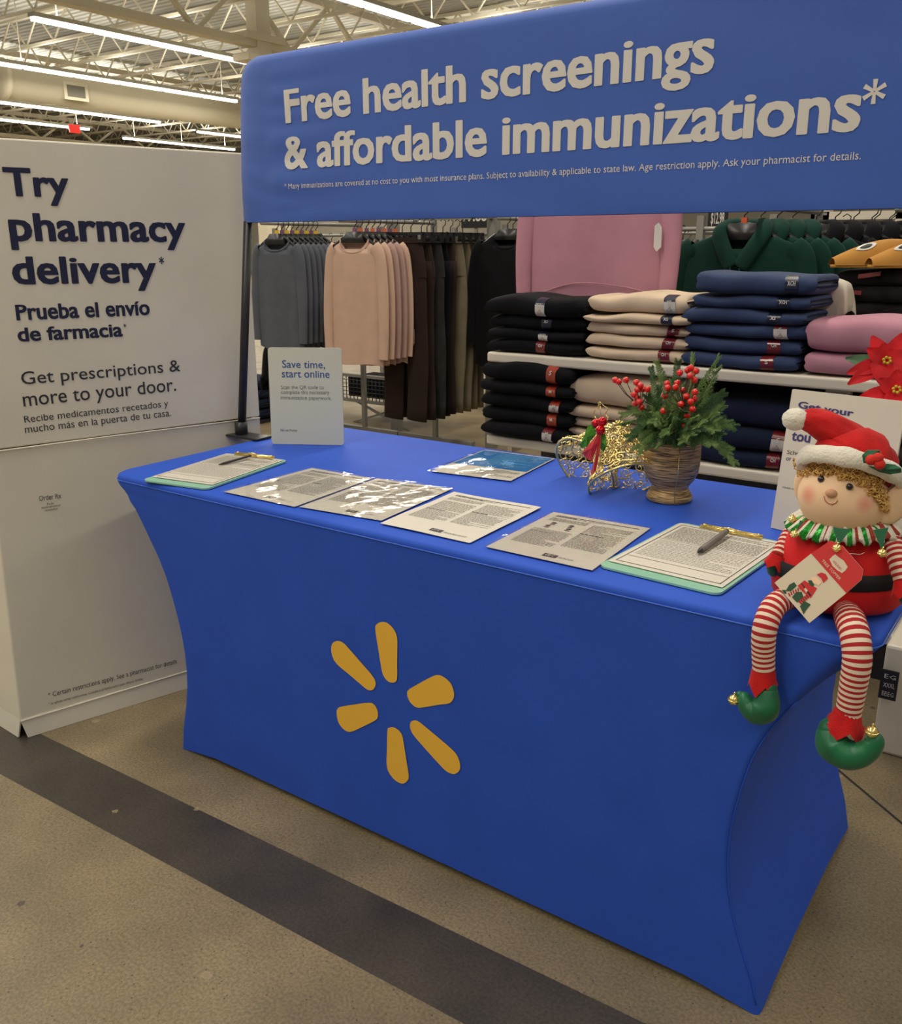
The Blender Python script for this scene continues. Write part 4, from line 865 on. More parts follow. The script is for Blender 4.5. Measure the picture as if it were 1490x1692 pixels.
text_dir('TREE TOPPER', TPL, (1270+590/6.773, 860+455/6.773), (1270+790/6.773, 860+672/6.773), (1270+610/6.773, 860+430/6.773), MTAGC, tg, off=.0009, res=2)
text_dir('HOLIDAY', TPL, (1270+715/6.773, 860+462/6.773), (1270+805/6.773, 860+560/6.773), (1270+732/6.773, 860+442/6.773), MTAGR, tg, off=.0013, res=2)
g = G(); g.tube(spline([at(1399, 921, 1, .022), at(1404, 915, 1, .028), at(1420, 916, 1, .035), at(1428, 913, 1, .044)], 4), .0004, 4); g.out('tag_string', MPAPER, tg)

# ================================================================= POINSETTIA
pc = at(1462, 880, 2, .741); pc = Vector((1.69, .62, .741))
po = root('poinsettia', pc, 'red artificial poinsettia behind the leaning white sign', 'plant')
g = G(); g.lathe([(0,0),(.04,0),(.05,.06),(.055,.085),(.05,.085),(.045,.06),(0,.06)], pc, 20); g.out('pot', mat('red_foil_pot', (.4,.01,.02), .35, .3), po)
MPET = mat('red_silk_petal', (.56, .006, .012), .6, noise=.25, nscale=30, spec=.25); MLEAF = mat('dark_green_leaf', (.02, .10, .02), .5, noise=.3, nscale=40)
def petal(c, d, nrm, ln, wd, mt, name, droop=.2):
    d = d.normalized(); s = d.cross(nrm).normalized(); nrm = s.cross(d)
    def fn(u, v):
        hw = wd*sin(pi*min(1, v*.92+.04))**.8*(1-.35*v); return c+d*(ln*v)+s*(hw*(u*2-1))+nrm*(-droop*ln*v*v+.12*wd*abs(u*2-1)+.03*wd*sin(v*20)*(u*2-1))
    g = G(); g.grid(fn, 6, 9); return g.out(name, mt, po)
for (x, y, Y), sz, sd in (((1464,600,.60), .072, 1), ((1480,648,.56), .072, 2), ((1512,612,.62), .08, 4)):
    c = at(x, y, 1, Y); rnd = random.Random(sd); nf = (Vector((.2, -.8, .5))).normalized(); a1 = nf.orthogonal().normalized(); a2 = nf.cross(a1)
    g = G(); g.tube(spline([pc+Vector((0,0,.08)), pc.lerp(c, .6)+Vector((.01,0,.03)), c], 5), .003, 6); g.out('stem', MLEAF, po)
    for k in range(11):
        a = 2*pi*k/11*2+rnd.uniform(-.2,.2); d = a1*cos(a)+a2*sin(a)+nf*(.15 if k < 6 else .5); petal(c-nf*.004*k*0, d, nf, sz*(1 if k < 6 else .62)*rnd.uniform(.85,1.1), sz*.26, MPET, 'petal')
    for k in range(3):
        a = k*2.1+sd; petal(c-nf*.012, a1*cos(a)+a2*sin(a)-nf*.1, nf, sz*1.05, sz*.24, MLEAF, 'leaf')
    g = G()
    for k in range(6): g.ball(c+nf*.012+a1*(.006*cos(k*1.05))+a2*(.006*sin(k*1.05)), .003, 8, 6)
    g.out('flower_centre', mat('yellow_bead', (.6,.45,.03), .5), po)

# ================================================================= CLOTHES ON THE DISPLAY SHELVES
SY = 1.50
zS = at(959, 593, 1, SY).z; zL = at(1232, 776, 1, SY).z; xl0 = at(804, 583, 1, SY).x
sh = root('display_shelves', (1.4, SY+.2, 0), 'white metal display shelves holding folded sweatshirts behind the table', 'shelf')
for z in (zS, zL, .16):
    g = G(); g.box((xl0, SY, z-.036), (3.4, SY+.42, z)); bevel_mod(g.out('shelf', MSHELF, sh, smooth=False), .008, 3)
for x, zt_ in ((xl0+.03, zS-.02), (.60, 1.80), (2.1, zS-.02), (3.37, zS-.02)):
    g = G(); g.box((x-.02, SY+.40, 0), (x+.02, SY+.44, zt_)); g.out('upright', MSHELF, sh, smooth=False)
    for z in (zS, zL): g = G(); g.box((x-.01, SY+.12, z-.085), (x+.01, SY+.41, z-.036)); g.out('shelf_bracket', MSHELF, sh, smooth=False)
g = G(); g.box((xl0, SY+.02, 0), (3.4, SY+.40, .12)); g.out('base_plinth', MBLK, sh, smooth=False)
g = G(); g.box((xl0+.03, SY+.36, .12), (3.37, SY+.375, zS-.05)); g.out('back_panel', mat('dark_back_panel', (.025,.025,.028), .7), sh, smooth=False)
for x in (.78, 1.30, 1.84): g = G(); g.box((x-.035, SY+.09, zS-.062), (x+.035, SY+.12, zS-.036)); g.box((x-.035, SY+.07, zS-.062), (x+.035, SY+.09, zS-.054)); g.out('shelf_clip', MSHELF, sh, smooth=False)
MSTN = mat('navy_size_strip', srgb(24, 30, 54), .3, coat=.4); MSTM = mat('maroon_size_strip', srgb(112, 30, 36), .3, coat=.4); MSTO = mat('rust_size_strip', srgb(160, 58, 38), .3, coat=.4); MLOGO = mat('white_tag_print', srgb(214, 210, 204), .4)
def folded(w_, d_, h_, seed, wave=0, droop=0):
    rnd = random.Random(seed); p1, p2, p3 = rnd.uniform(0, 6), rnd.uniform(0, 6), rnd.uniform(.6, 1.2); off = rnd.uniform(-.006, .006)
    def P(u, th, gr=0):
        x = lerp(-w_/2, w_/2, u); e = abs(2*u-1); k = (max(0, 1-e**26))**.5
        c, s = cos(th), sin(th); sg = lambda v, ex: (abs(v)**ex)*(1 if v > 0 else -1)
        ex = .42; y = -sg(c, ex)*(d_/2+gr); hh = h_*lerp(.30, 1, k)*(1-.12*e*e)
        z = h_/2+sg(s, .62)*(hh/2+gr)
        if u > .9: y += .006*sin(z/h_*9)
        wv = wave*(sin(u*5.2+p1)*.5+.5*sin(u*9+p2)*p3)*(.4+.6*z/h_)
        z += wv*(1 if s > 0 else .35)-droop*max(0, u-.6)**2*6*(.5+.5*(s > 0)); y += (.005*sin(u*8+p2)+.003*sin(u*19+p1)*s)+off; y += .012*(e**4)*(1-abs(s))
        x += .004*sin(th*3+p1)*e
        return Vector((x, y, z))
    return P
def sweater(loc, w_, d_, h_, mt, label, group, seed, strip=None, sx=.6, txt='S', logo=False, wave=.006, droop=0, cat='sweatshirt', name='folded_sweatshirt'):
    P = folded(w_, d_, h_, seed, wave, droop); loc = Vector(loc); t = root(name, loc, label, cat, group); g = G()
    nu, nt_ = 34, 24; V = [loc+P(.5-.5*cos(pi*i/nu), 2*pi*j/nt_) for i in range(nu+1) for j in range(nt_)]
    g.add(V, [(i*nt_+j, i*nt_+(j+1) % nt_, (i+1)*nt_+(j+1) % nt_, (i+1)*nt_+j) for i in range(nu) for j in range(nt_)]+[tuple(range(nt_)), tuple(nu*nt_+j for j in range(nt_))[::-1]])
    g.out('folded_body', mt, t)
    g = G(); ins = [loc+P(.985, 2*pi*j/nt_)+Vector((.006, 0, 0)) for j in range(6, 19)]
    if strip:
        hw = .019/w_; g = G(); ths = [1.15-2.1*j/14 for j in range(15)]
        V = [loc+P(sx+s*hw, th, .0016) for th in ths for s in (-1, 1)]; g.add(V, [(2*j, 2*j+1, 2*j+3, 2*j+2) for j in range(14)]); so = g.out('size_strip', strip, t)
        c = loc+P(sx, .15, .003); c2 = loc+P(sx, -.5, .003); U = Vector((1, 0, 0)); V_ = (loc+P(sx, .4, .003)-loc-P(sx, -.1, .003)).normalized(); hh = h_*.26
        wd = .010*len(txt)*.62+.004; text_uv(txt, (c-U*wd/2-V_*hh*.5, U, V_), 0, wd, 0, max(.010, hh*.8), MLOGO, so, bold=.02, res=1, off=.001)
        if logo:
            V = [loc+P(sx+s*hw, th, .0024) for th in [.15-.9*j/6 for j in range(7)] for s in (-1, 1)]; g = G(); g.add(V, [(2*j, 2*j+1, 2*j+3, 2*j+2) for j in range(6)]); lo = g.out('brand_tag', MLOGO, so, label='white tag with a small red triangle emblem')
            c = loc+P(sx, -.2, .0036); q = Vector((0, 0, 1)); g = G()
            tri = [c+U*.008-q*.005, c-U*.008-q*.005, c+q*.008]; g.tube(tri+[tri[0]], .0008, 4, cap=False); g.out('triangle_emblem', MSTM, t)
    return t
def stack(pxl, pxr, zb, heights, d_, mt, group, labels, strips, seed, y0=SY, sx=.65, wave=.005, offs=None, pyb=600):
    xa, xb = at(pxl, pyb, 1, y0).x, at(pxr, pyb, 1, y0).x; z = zb+.001
    for i, h_ in enumerate(heights):
        ox = (offs[i] if offs else 0); st_, tx, lg = strips[i]
        sweater(((xa+xb)/2+ox, y0+d_/2+.012+((i*37) % 5-2)*.003, z), xb-xa+((i*13) % 4-1.5)*.006, d_, h_*1.04, mt, labels[i], group, seed+i, st_, sx+((i*7) % 3-1)*.02, tx, lg, wave*(1+i*.35)); z += h_*.985
o5 = ('bottom', 'second from the bottom', 'middle', 'fourth from the bottom', 'fifth from the bottom', 'top')
def labs(desc, n, where): 
    nm = {2: ('bottom', 'top'), 3: ('bottom', 'middle', 'top'), 4: ('bottom', 'second from bottom', 'third from bottom', 'top'), 5: ('bottom', 'second from bottom', 'middle', 'fourth from bottom', 'top'), 6: ('bottom', 'second from bottom', 'third from bottom', 'fourth from bottom', 'fifth from bottom', 'top')}[n]
    return [f'{desc}, {k} of the pile {where}' for k in nm]
hpx = lambda py, px: at(px, py, 1, SY).z
zt = hpx(497, 870)-zS; stack(799, 957, zS, [zt*.25, zt*.20, zt*.25, zt*.36], .27, FBLK, 'black sweatshirts on the upper shelf', labs('folded black sweatshirt', 4, 'on the upper shelf'), [(MSTM,'CH',False),(MSTN,'XCH',True),(MSTN,'XS',False),(MSTN,'XCH',True)], 20, sx=.61, pyb=585)
zt = hpx(492, 1040)-zS; stack(960, 1128, zS, [zt*.2, zt*.2, zt*.19, zt*.16, zt*.31], .27, FCRM, 'cream sweatshirts on the upper shelf', labs('folded cream sweatshirt', 5, 'on the upper shelf'), [(MSTM,'CH',False),(MSTM,'CH',False),(MSTM,'S',False),(MSTN,'XS',False),(MSTN,'XS',True)], 30, sx=.83, pyb=600)
zt = hpx(462, 1220)-zS; stack(1120, 1316, zS, [zt*.17, zt*.18, zt*.16, zt*.17, zt*.16, zt*.24], .27, FNVY, 'navy sweatshirts on the upper shelf', labs('folded navy blue sweatshirt', 6, 'on the upper shelf'), [(MSTM,'S',False),(MSTM,'CH',False),(MSTM,'S',True),(MSTN,'XS',False),(MSTN,'XCH',False),(MSTN,'XCH',False)], 40, sx=.78, pyb=615, offs=[0, 0, .01, 0, .02, .03])
# draped sleeve of the top navy sweatshirt
zt = hpx(530, 1420)-zS; stack(1320, 1530, zS, [zt*.40, zt*.62], .28, FPNK, 'pink sweatshirts on the upper shelf', labs('folded pink sweatshirt', 2, 'on the upper shelf'), [(None,'',False)]*2, 60, pyb=625)
z1 = hpx(602, 860); zt = z1-zL; stack(789, 938, zL, [zt*.2, zt*.2, zt*.2, zt*.17, zt*.27], .30, FBLK, 'black sweatshirts on the lower shelf', labs('folded black sweatshirt', 5, 'on the lower shelf'), [(MSTM,'M',True),(MSTO,'M',False),(MSTO,'M',True),(MSTO,'M',False),(MSTO,'S',False)], 70, y0=SY-.03, sx=.8, pyb=700)
z1 = hpx(628, 1000); zt = z1-zL; stack(935, 1125, zL, [zt*.13, zt*.13, zt*.14, zt*.2, zt*.44], .28, FCRM, 'cream sweatshirts on the lower shelf', labs('folded cream sweatshirt', 5, 'on the lower shelf'), [(None,'',False)]*5, 80, pyb=700)
z1 = hpx(672, 1230); zt = z1-zL; stack(1130, 1312, zL, [zt*.28, zt*.36, zt*.42], .28, FDNV, 'dark navy sweatshirts on the lower shelf', labs('folded dark navy sweatshirt', 3, 'on the lower shelf'), [(MSTM,'CH',False),(MSTM,'S',True),(None,'',False)], 90, pyb=740, sx=.84)
stack(1320, 1560, zL, [.06, .06, .06], .28, FCHR, 'charcoal trousers on the lower shelf', labs('folded charcoal trousers', 3, 'on the lower shelf'), [(None,'',False)]*3, 97, pyb=740)
# black knit pile with slippers on the rear right
y2 = SY+.62; zz = at(1440, 640, 1, y2).z
tb = root('display_table', (at(1500, 600, 1, y2).x, y2+.2, 0), 'dark display table behind the shelves carrying black knitwear', 'table')
xa = at(1378, 560, 1, y2).x; g = G(); g.box((xa, y2, zz-.04), (xa+.95, y2+.45, zz)); g.out('tabletop', MBLK, tb, smooth=False)
for x in (xa+.04, xa+.9):
    for y in (y2+.04, y2+.4): g = G(); g.box((x-.02, y-.02, 0), (x+.02, y+.02, zz-.04)); g.out('leg', MBLK, tb, smooth=False)
ztp = at(1440, 443, 1, y2).z-zz; z = zz+.001
FBK2 = fabric('black_knit', (.014, .012, .014), .5)
for i in range(7):
    hh = ztp/7; sweater(((xa+xa+.36)/2+.03*((i % 3)-1)*.4, y2+.16, z), .37, .3, hh*1.02, FBK2, labs('folded black knit', 6, 'under the slippers')[min(i, 5)] if i < 5 else ('folded black knit with a red edge tag, just under the slippers' if i == 6 else 'folded black knit, one below the topmost under the slippers'), 'black knitwear under the slippers', 120+i, None, wave=.004); z += hh*.99
for px, py, px2, py2, Y, m_, nm in ((1418,457,1455,452,y2-.004,MSTM,'a'),(1385,481,1423,484,y2-.004,MSTM,'b')):
    a, b = at(px, py, 1, Y), at(px2, py2, 1, Y); g = G(); g.obox((a+b)/2, (b-a)/2, Vector((0, .004, 0)), Vector((0, 0, .007))); tag(g.out('price_tag', m_, smooth=False), 'red and white card tag on the black knits, '+('upper one' if nm == 'a' else 'lower one'), 'tag')
def slipper(px, py, label, dx=0):
    p = at(px, py, 1, y2+.05); p.z = z+.004; t = root('slipper', p, label, 'slipper', 'tan slippers on the black knits'); d = Vector((-.78, -.62, 0)).normalized(); s = Vector((-d.y, d.x, 0)); g = G()
    def fn(u, v):
        a = v*pi; ww = .05*sin(pi*min(1, .08+u*.80))**.5; hh = .085*sin(pi*min(1, u*.5+.10))**1.1
        return p+d*(.13-.26*u)*-1*-1+s*(ww*cos(a))+Vector((0, 0, .008+hh*sin(a)))
    g.grid(fn, 18, 12); g.out('upper', FTAN, t)
    g = G(); V = [p+d*(.133*cos(a))+s*(.05*sin(a)*(1-.12*cos(a)))+Vector((0, 0, zz_)) for zz_ in (0, .010) for a in [2*pi*k/24 for k in range(24)]]; g.add(V, [tuple(range(24))[::-1], tuple(range(24, 48))]+[(i, (i+1) % 24, (i+1) % 24+24, i+24) for i in range(24)]); g.out('sole', FTAN, t)
    V = []
    for a in [2*pi*k/16 for k in range(16)]:
        u = .40+.13*cos(a); v = .36+.10*sin(a)*abs(sin(a))**.5; q = Vector(fn(u, v)); V.append(q+(q-p-Vector((0,0,.005))).normalized()*.002)
    ob('emblem', V, [tuple(range(16))], MLOGO, t, smooth=False, label='white oval emblem'); V2 = [V[0].lerp(v, 1) for v in V]; c = sum(V, Vector())/16; ob('emblem_centre', [c+(v-c)*.6+Vector((0,-.001,.001)) for v in V], [tuple(range(16))], MPL, t, smooth=False)
slipper(1437, 420, 'tan suede slipper on the black knits, left one of the pair'); slipper(1500, 420, 'tan suede slipper on the black knits, right one of the pair')
# fluffy white garment behind the navy pile
p = at(1325, 488, 1, SY+.34); p.z = zS+.001; hh = at(1325, 459, 1, SY+.34).z-zS
sweater((p.x, SY+.335, zS+.001), .30, .16, hh, fabric('white_sherpa', srgb(206, 198, 182), .05), 'fluffy off-white fleece bundled behind the navy pile', None, 140, None, wave=.012, cat='fleece', name='folded_fleece')

# ================================================================= HANGING CLOTHES
def shirt_parts(t, mt, wsh=.40, L=.66, sleeve=.56, crew=.07, hood=False, col=None, hang=True, seed=0, neckw=.085, band=True, spread=.055, cuff=None):
    """local garment: shoulders at z=0, hem at -L ; hangs from hook above"""
    rnd = random.Random(seed); o0 = Vector(t.location); ph = rnd.uniform(0, 6); ORG[t.name] = o0
    rows = [(-L, wsh*.54), (-L+.02, wsh*.545), (-L*.75, wsh*.53), (-L*.5, wsh*.52), (-L*.3, wsh*.51), (-.10, wsh*.5), (-.05, wsh*.505), (-.02, wsh*.49), (-.006, wsh*.44), (.008, wsh*.36), (.022, wsh*.28), (.034, neckw*1.05), (.036, neckw*.98)]
    n = 40; V = []
    for j, (z, hw) in enumerate(rows):
        k = j/(len(rows)-1); dep = .030 if z < -.05 else lerp(.026, .018, (z+.05)/.09)
        for i in range(n):
            a = 2*pi*i/n; rp = 1+.30*sin(a*6+ph+z*3)*(max(0, -z)/L)**.7; y = -dep*sin(a)*rp; x = hw*(abs(cos(a))**.8)*(1 if cos(a) > 0 else -1); zz_ = z
            if z > -.01 and sin(a) > 0 and abs(x) < neckw*1.3: zz_ -= crew*(1-(x/(neckw*1.3))**2)*sin(a)**.4
            zz_ += .008*sin(a*3+ph)*(j == 0)
            V.append(o0+Vector((x, y, zz_)))
    g = G(); g.add(V, [(j*n+i, j*n+(i+1) % n, (j+1)*n+(i+1) % n, (j+1)*n+i) for j in range(len(rows)-1) for i in range(n)]); g.out('garment_body', mt, t)
    for s in (-1, 1):
        P = spline([o0+Vector(q) for q in ((s*wsh*.40, 0, -.018), (s*wsh*.50, 0, -.06), (s*(wsh*.5+spread*.55), -.004, -.22), (s*(wsh*.5+spread*.8), -.012, -sleeve*.7), (s*(wsh*.5+spread*.7), -.016, -sleeve))], 4); N = len(P)
        g = G(); g.tube(P, [(lerp(.050, .032, i/(N-1))*(.6 if i == 0 else 1), lerp(.024, .016, i/(N-1))) for i in range(N)], 12, flat=(1,0,0), cap=False); g.out('sleeve', mt, t)
    if band:
        pts = [o0+Vector((neckw*1.08*cos(a), -.022*sin(a)-.003, .030-(crew*.95*max(0, sin(a))**.7 if sin(a) > 0 else 0))) for a in [2*pi*i/30 for i in range(31)]]
        g = G(); g.tube(pts, .005, 6, cap=False); g.out('neckband', mt, t)
    if hood:
        for s in (-1, 1):
            P = spline([o0+Vector(q) for q in ((s*.015, -.045, -.085), (s*.055, -.04, -.02), (s*.085, -.015, .045), (s*.06, .03, .075), (0, .05, .07))], 5); g = G(); g.tube(P, [(.03, .014)]*len(P), 10, flat=(1, 0, .3)); g.out('hood', mt, t)
            g = G(); g.tube([o0+Vector((s*.018, -.055, -.08)), o0+Vector((s*.02, -.045, -.16)), o0+Vector((s*.022, -.042, -.23))], .004, 6); g.out('drawstring', mt, t)
    if hang: hanger(t, o0)
def hanger(t, o0, w_=.17, clip=None):
    g = G(); g.tube(spline([o0+Vector(q) for q in ((-w_, 0, -.012), (-w_*.55, 0, .035), (-.03, 0, .062), (.03, 0, .062), (w_*.55, 0, .035), (w_, 0, -.012))], 3), [(.010, .005)]*16, 6, flat=(0,0,1)); g.add([o0+Vector(q) for q in ((-.088,-.024,.012),(.088,-.024,.012),(.052,-.010,.072),(-.052,-.010,.072),(-.088,.004,.012),(.088,.004,.012),(.052,.004,.072),(-.052,.004,.072))], [(0,1,2,3),(7,6,5,4),(0,4,5,1),(1,5,6,2),(2,6,7,3),(3,7,4,0)])
    h = g.out('hanger', MPL, t)
    g = G(); g.tube([o0+Vector(q) for q in ((0, 0, .06), (0, 0, .10), (.018, 0, .115), (.022, 0, .138), (0, 0, .152), (-.018, 0, .14))], .0028, 6); g.out('hanger_hook', MPL, h)
    if clip:
        g = G(); g.box(o0+Vector((-.012, -.008, .055)), o0+Vector((.012, .008, .09))); g.out('size_marker', clip, h, smooth=False)
RAILM = mat('grey_steel_rack', srgb(150, 148, 142), .4, .3)
def rack(x, y0, y1, z, label, arm=True, w_=.0, feet=True):
    t = root('clothes_rack', (x, y0, 0), label, 'clothes rack'); g = G(); g.tube([(x, y0, z), (x, y1, z)], .011, 8); g.out('rail', RAILM, t)
    if feet:
        for y in (y1,):
            g = G(); g.box((x-.014, y-.014, 0), (x+.014, y+.014, z+.12)); g.out('post', RAILM, t, smooth=False)
        g = G(); g.box((x-.3, y1-.02, .02), (x+.3, y1+.02, .05)); g.out('foot_bar', RAILM, t, smooth=False)
    return t
MY = mat('yellow_size_marker', (.75,.5,.02), .4); MO = mat('orange_size_marker', (.7,.15,.06), .4); MPU = mat('purple_size_marker', srgb(130, 80, 110), .4)
ordn = ['first', 'second', 'third', 'fourth', 'fifth', 'sixth', 'seventh', 'eighth', 'ninth', 'tenth', 'eleventh', 'twelfth']
def hung_row(px, py_sh, y0, n, dy, mats, label, group, dx=0, mark=None, rot=0, name='hanging_shirt', cat='shirt', **kw):
    p = at(px, py_sh, 1, y0); seen = {}
    for i in range(n):
        mt = mats[i % len(mats)] if len(mats) != n else mats[i]
        loc = p+Vector((dx*i, dy*i, 0)); key = (mt.name, i % 2)
        lb = f'{label}, {ordn[i] if i < 12 else str(i+1)+"th"} from the front of its rail'
        if key in seen: o = copy_tree(seen[key]); o.location = loc; o['label'] = lb
        else:
            o = root(name, loc, lb, cat, group); shirt_parts(o, mt, seed=i, **kw); seen[key] = o
            if mark:
                g = G(); g.box(loc+Vector((-.009, -.006, .068)), loc+Vector((.013, .006, .092))); g.out('size_marker', mark[i % len(mark)], o, smooth=False)
        o.rotation_euler = (0, 0, rot+radians(((i*29) % 7-3)*.9))
    return p
Y1 = 2.75
pa = hung_row(458, 407, Y1, 9, .042, [FGRY], 'slate grey long-sleeved top', 'grey tops on the left rail', mark=[MY, MPU], wsh=.36, L=.60, sleeve=.56, spread=.035, crew=.06, neckw=.10)
rack(pa.x, Y1-.12, Y1+.75, pa.z+.13, 'grey steel rack rail carrying the slate grey tops')
FROWS = [FROS, FROS, FROD, FROD, FROS, FROS, FROS, FROS]
pb = hung_row(586, 405, Y1, 8, .052, FROWS, 'rose beige long-sleeved top', 'rose tops on the middle rail', mark=[MPU, MO], wsh=.36, L=.66, sleeve=.62, spread=.045, crew=.075, neckw=.10)
rack(pb.x, Y1-.12, Y1+.75, pb.z+.13, 'grey steel rack rail carrying the rose beige tops')
# a dark under-layer of longer garments seen below the grey tops
pd = hung_row(470, 575, Y1+.35, 3, .06, [FBLK], 'dark hanging garment below the grey tops', 'dark garments under the grey tops', wsh=.34, L=.36, sleeve=.3, hang=False, band=False)
t = rack(pd.x, Y1+.33, Y1+.6, pd.z+.03, 'low dark rack rail below the grey tops', feet=True)
# trousers
def trousers(t, mt, w_=.34, L=1.04, seed=0):
    rnd = random.Random(seed); o0 = Vector(t.location); ORG[t.name] = o0; ph = rnd.uniform(0, 6)
    g = G(); n = 20; V = []
    rows = [(0, .40), (-.04, .42), (-.12, .47), (-.22, .50)]
    for z, k in rows:
        for i in range(n): a = 2*pi*i/n; V.append(o0+Vector((w_*k*cos(a), -.022*sin(a)*(1+.25*sin(5*a+ph)), z)))
    g.add(V, [(j*n+i, (j+1)*n+i, (j+1)*n+(i+1) % n, j*n+(i+1) % n) for j in range(3) for i in range(n)])
    g.out('waist', mt, t)
    for s in (-1, 1):
        P = [o0+Vector((s*w_*.25+.01*sin(z_*5+ph), .004*s, z_)) for z_ in [-.13-(L-.13)*k/12 for k in range(13)]]
        g = G(); g.tube(P, [(w_*.25*(.85 if k == 0 else lerp(1, .85, k/12))*(1+.03*sin(k*1.3+ph)), .022+.006*sin(k*1.1+ph)) for k in range(13)], 14, flat=(1,0,0)); g.out('trouser_leg', mt, t)
    g = G(); g.tube([o0+Vector((-w_*.44, -.02, -.028)), o0+Vector((w_*.44, -.02, -.028))], .004, 5); g.out('waistband', mt, t)
    g = G(); g.box(o0+Vector((-.15, -.004, .010)), o0+Vector((.15, .004, .028))); g.box(o0+Vector((-.15, -.016, -.03)), o0+Vector((-.12, .016, .028))); g.box(o0+Vector((.12, -.016, -.03)), o0+Vector((.15, .016, .028)))
    h = g.out('clip_hanger', MPL, t, smooth=False); g = G(); g.tube([o0+Vector(q) for q in ((0, 0, .025), (0, 0, .06), (.018, 0, .075), (.02, 0, .095), (0, 0, .108), (-.018, 0, .095))], .0028, 6); g.out('hanger_hook', MPL, h)
    g = G(); g.box(o0+Vector((.125, -.021, -.012)), o0+Vector((.146, -.016, .012))); g.out('chrome_clip', mat('chrome', (.8,.8,.8), .15, 1), h, smooth=False)
pt0 = at(690, 392, 1, 3.0); seq = [FBRN, FBRN, FCHR, FBLK, FBRN, FOLV, FOLV, FOLV, FOLV]
ends = [702, 716, 733, 742, 752, 768, 780, 791, 800]
for i, mt in enumerate(seq):
    Yi = 3.0+i*.075; xr = at(ends[i], 400, 1, Yi); o = root('hanging_trousers', (xr.x-.16, Yi, pt0.z), f'{"dark brown" if mt is FBRN else "black" if mt in (FBLK, FCHR) else "olive tan"} trousers on a clip hanger, {ordn[i]} from the left in the row', 'trousers', 'trousers hanging behind the table'); trousers(o, mt, seed=i, L=1.05)
a_, b_ = at(640, 362, 1, 3.3), at(760, 362, 1, 3.3)
t = root('clothes_rack', (a_.x, 3.35, 0), 'grey steel rack bar over the brown and olive trousers', 'clothes rack'); g = G(); g.box((a_.x-.25, 3.30, pt0.z+.10), (b_.x+.06, 3.33, pt0.z+.145)); g.out('rail', RAILM, t, smooth=False)
for x in (a_.x-.22, b_.x+.02): g = G(); g.box((x-.03, 3.60, 0), (x+.03, 3.66, pt0.z+.2)); g.box((x-.015, 3.33, pt0.z+.11), (x+.015, 3.62, pt0.z+.135)); g.out('post', RAILM, t, smooth=False)
# wire bin and crossed legs
w0, w1 = at(560, 620, 1, 3.75), at(690, 672, 1, 3.75); BYY = .30
t = root('wire_bin', (w0.x, 3.75, 0), 'dark wire display bin on crossed legs under the rose tops', 'bin'); g = G(); zb_, zt_ = w1.z, w0.z
g.box((w0.x, 3.74, zb_-.02), (w1.x, 3.77, zb_)); g.box((w0.x, 3.74, zt_), (w1.x, 3.77, zt_+.02)); g.out('frame', RAILM, t, smooth=False)
k = 0; x = w0.x
while x < w1.x: g = G(); g.tube([(x, 3.75, zb_), (x, 3.75, zt_)], .003, 4); g.out('wire', MBLK, t); x += .035
z = zb_
while z < zt_: g = G(); g.tube([(w0.x, 3.752, z), (w1.x, 3.752, z)], .003, 4); g.out('wire', MBLK, t); z += .028
g = G(); g.box((w0.x, 3.85, zb_), (w1.x, 4.15, zt_-.02)); g.out('bin_contents', FBLK, t, smooth=False)
for s in (0, 1): g = G(); g.obox(((w0.x+w1.x)/2, 3.77+.03*s, zb_*.5), Vector(((w1.x-w0.x)*.36*(1 if s else -1), 0, zb_*.49)), (0, .012, 0), Vector((.018, 0, 0))); g.out('leg', RAILM, t, smooth=False)
# dark polo / black tops to the right of trousers
pc_ = hung_row(838, 400, 3.4, 4, .06, [FBLK], 'black long-sleeved top', 'black tops right of the olive trousers', wsh=.42, L=.72, sleeve=.6)
rack(pc_.x, 3.3, 3.9, pc_.z+.13, 'rack rail of the black tops beside the olive trousers')
# pink sweatshirt on display over the shelves
pp = at(985, 300, 1, SY+.36); pz = 1.60
pk = root('display_sweatshirt', (pp.x+.015, SY+.345, pz), 'large dusty pink sweatshirt hung above the shelves, price tag on sleeve', 'sweatshirt')
shirt_parts(pk, FPNK, wsh=.53, L=pz-1.075, sleeve=pz-1.09, crew=.05, seed=5, spread=.035)
g = G(); g.tube(spline([at(x, y, 1, SY+.305) for x, y in ((868,496),(905,480),(950,468),(1000,470),(1050,478),(1098,492))], 5), .0022, 6); g.out('hem_seam', FPNK, pk)
for x_, y_ in ():
    c = at(x_, y_, 1, SY+.33); c.y = SY+.33; g = G(); g.tube([c+Vector((0, 0, .012)), c, c+Vector((0, 0, -.055))], [(.046, .028), (.036, .024), (.034, .022)], 14, flat=(1, 0, 0)); g.out('sleeve_cuff', FPNK, pk)
g = G(); a = at(1083, 393, 1, SY+.30); g.add([a+Vector(q) for q in ((-.006,0,.04),(.008,0,.05),(.02,0,.035),(.022,0,-.03),(.006,0,-.045),(-.006,0,-.03))], [tuple(range(6))]); g.v += [v+Vector((0,.001,0)) for v in g.v]; g.f.append((11,10,9,8,7,6)); g.m.append(0); g.out('price_tag', MLOGO, pk, smooth=False, label='white paper price tag')
g = G(); g.box((.35, SY+.335, pz+.149), (.95, SY+.355, pz+.164)); g.box((.59, SY+.345, pz+.15), (.61, SY+.42, pz+.163)); g.out('hanging_bar', MSHELF, sh, smooth=False)
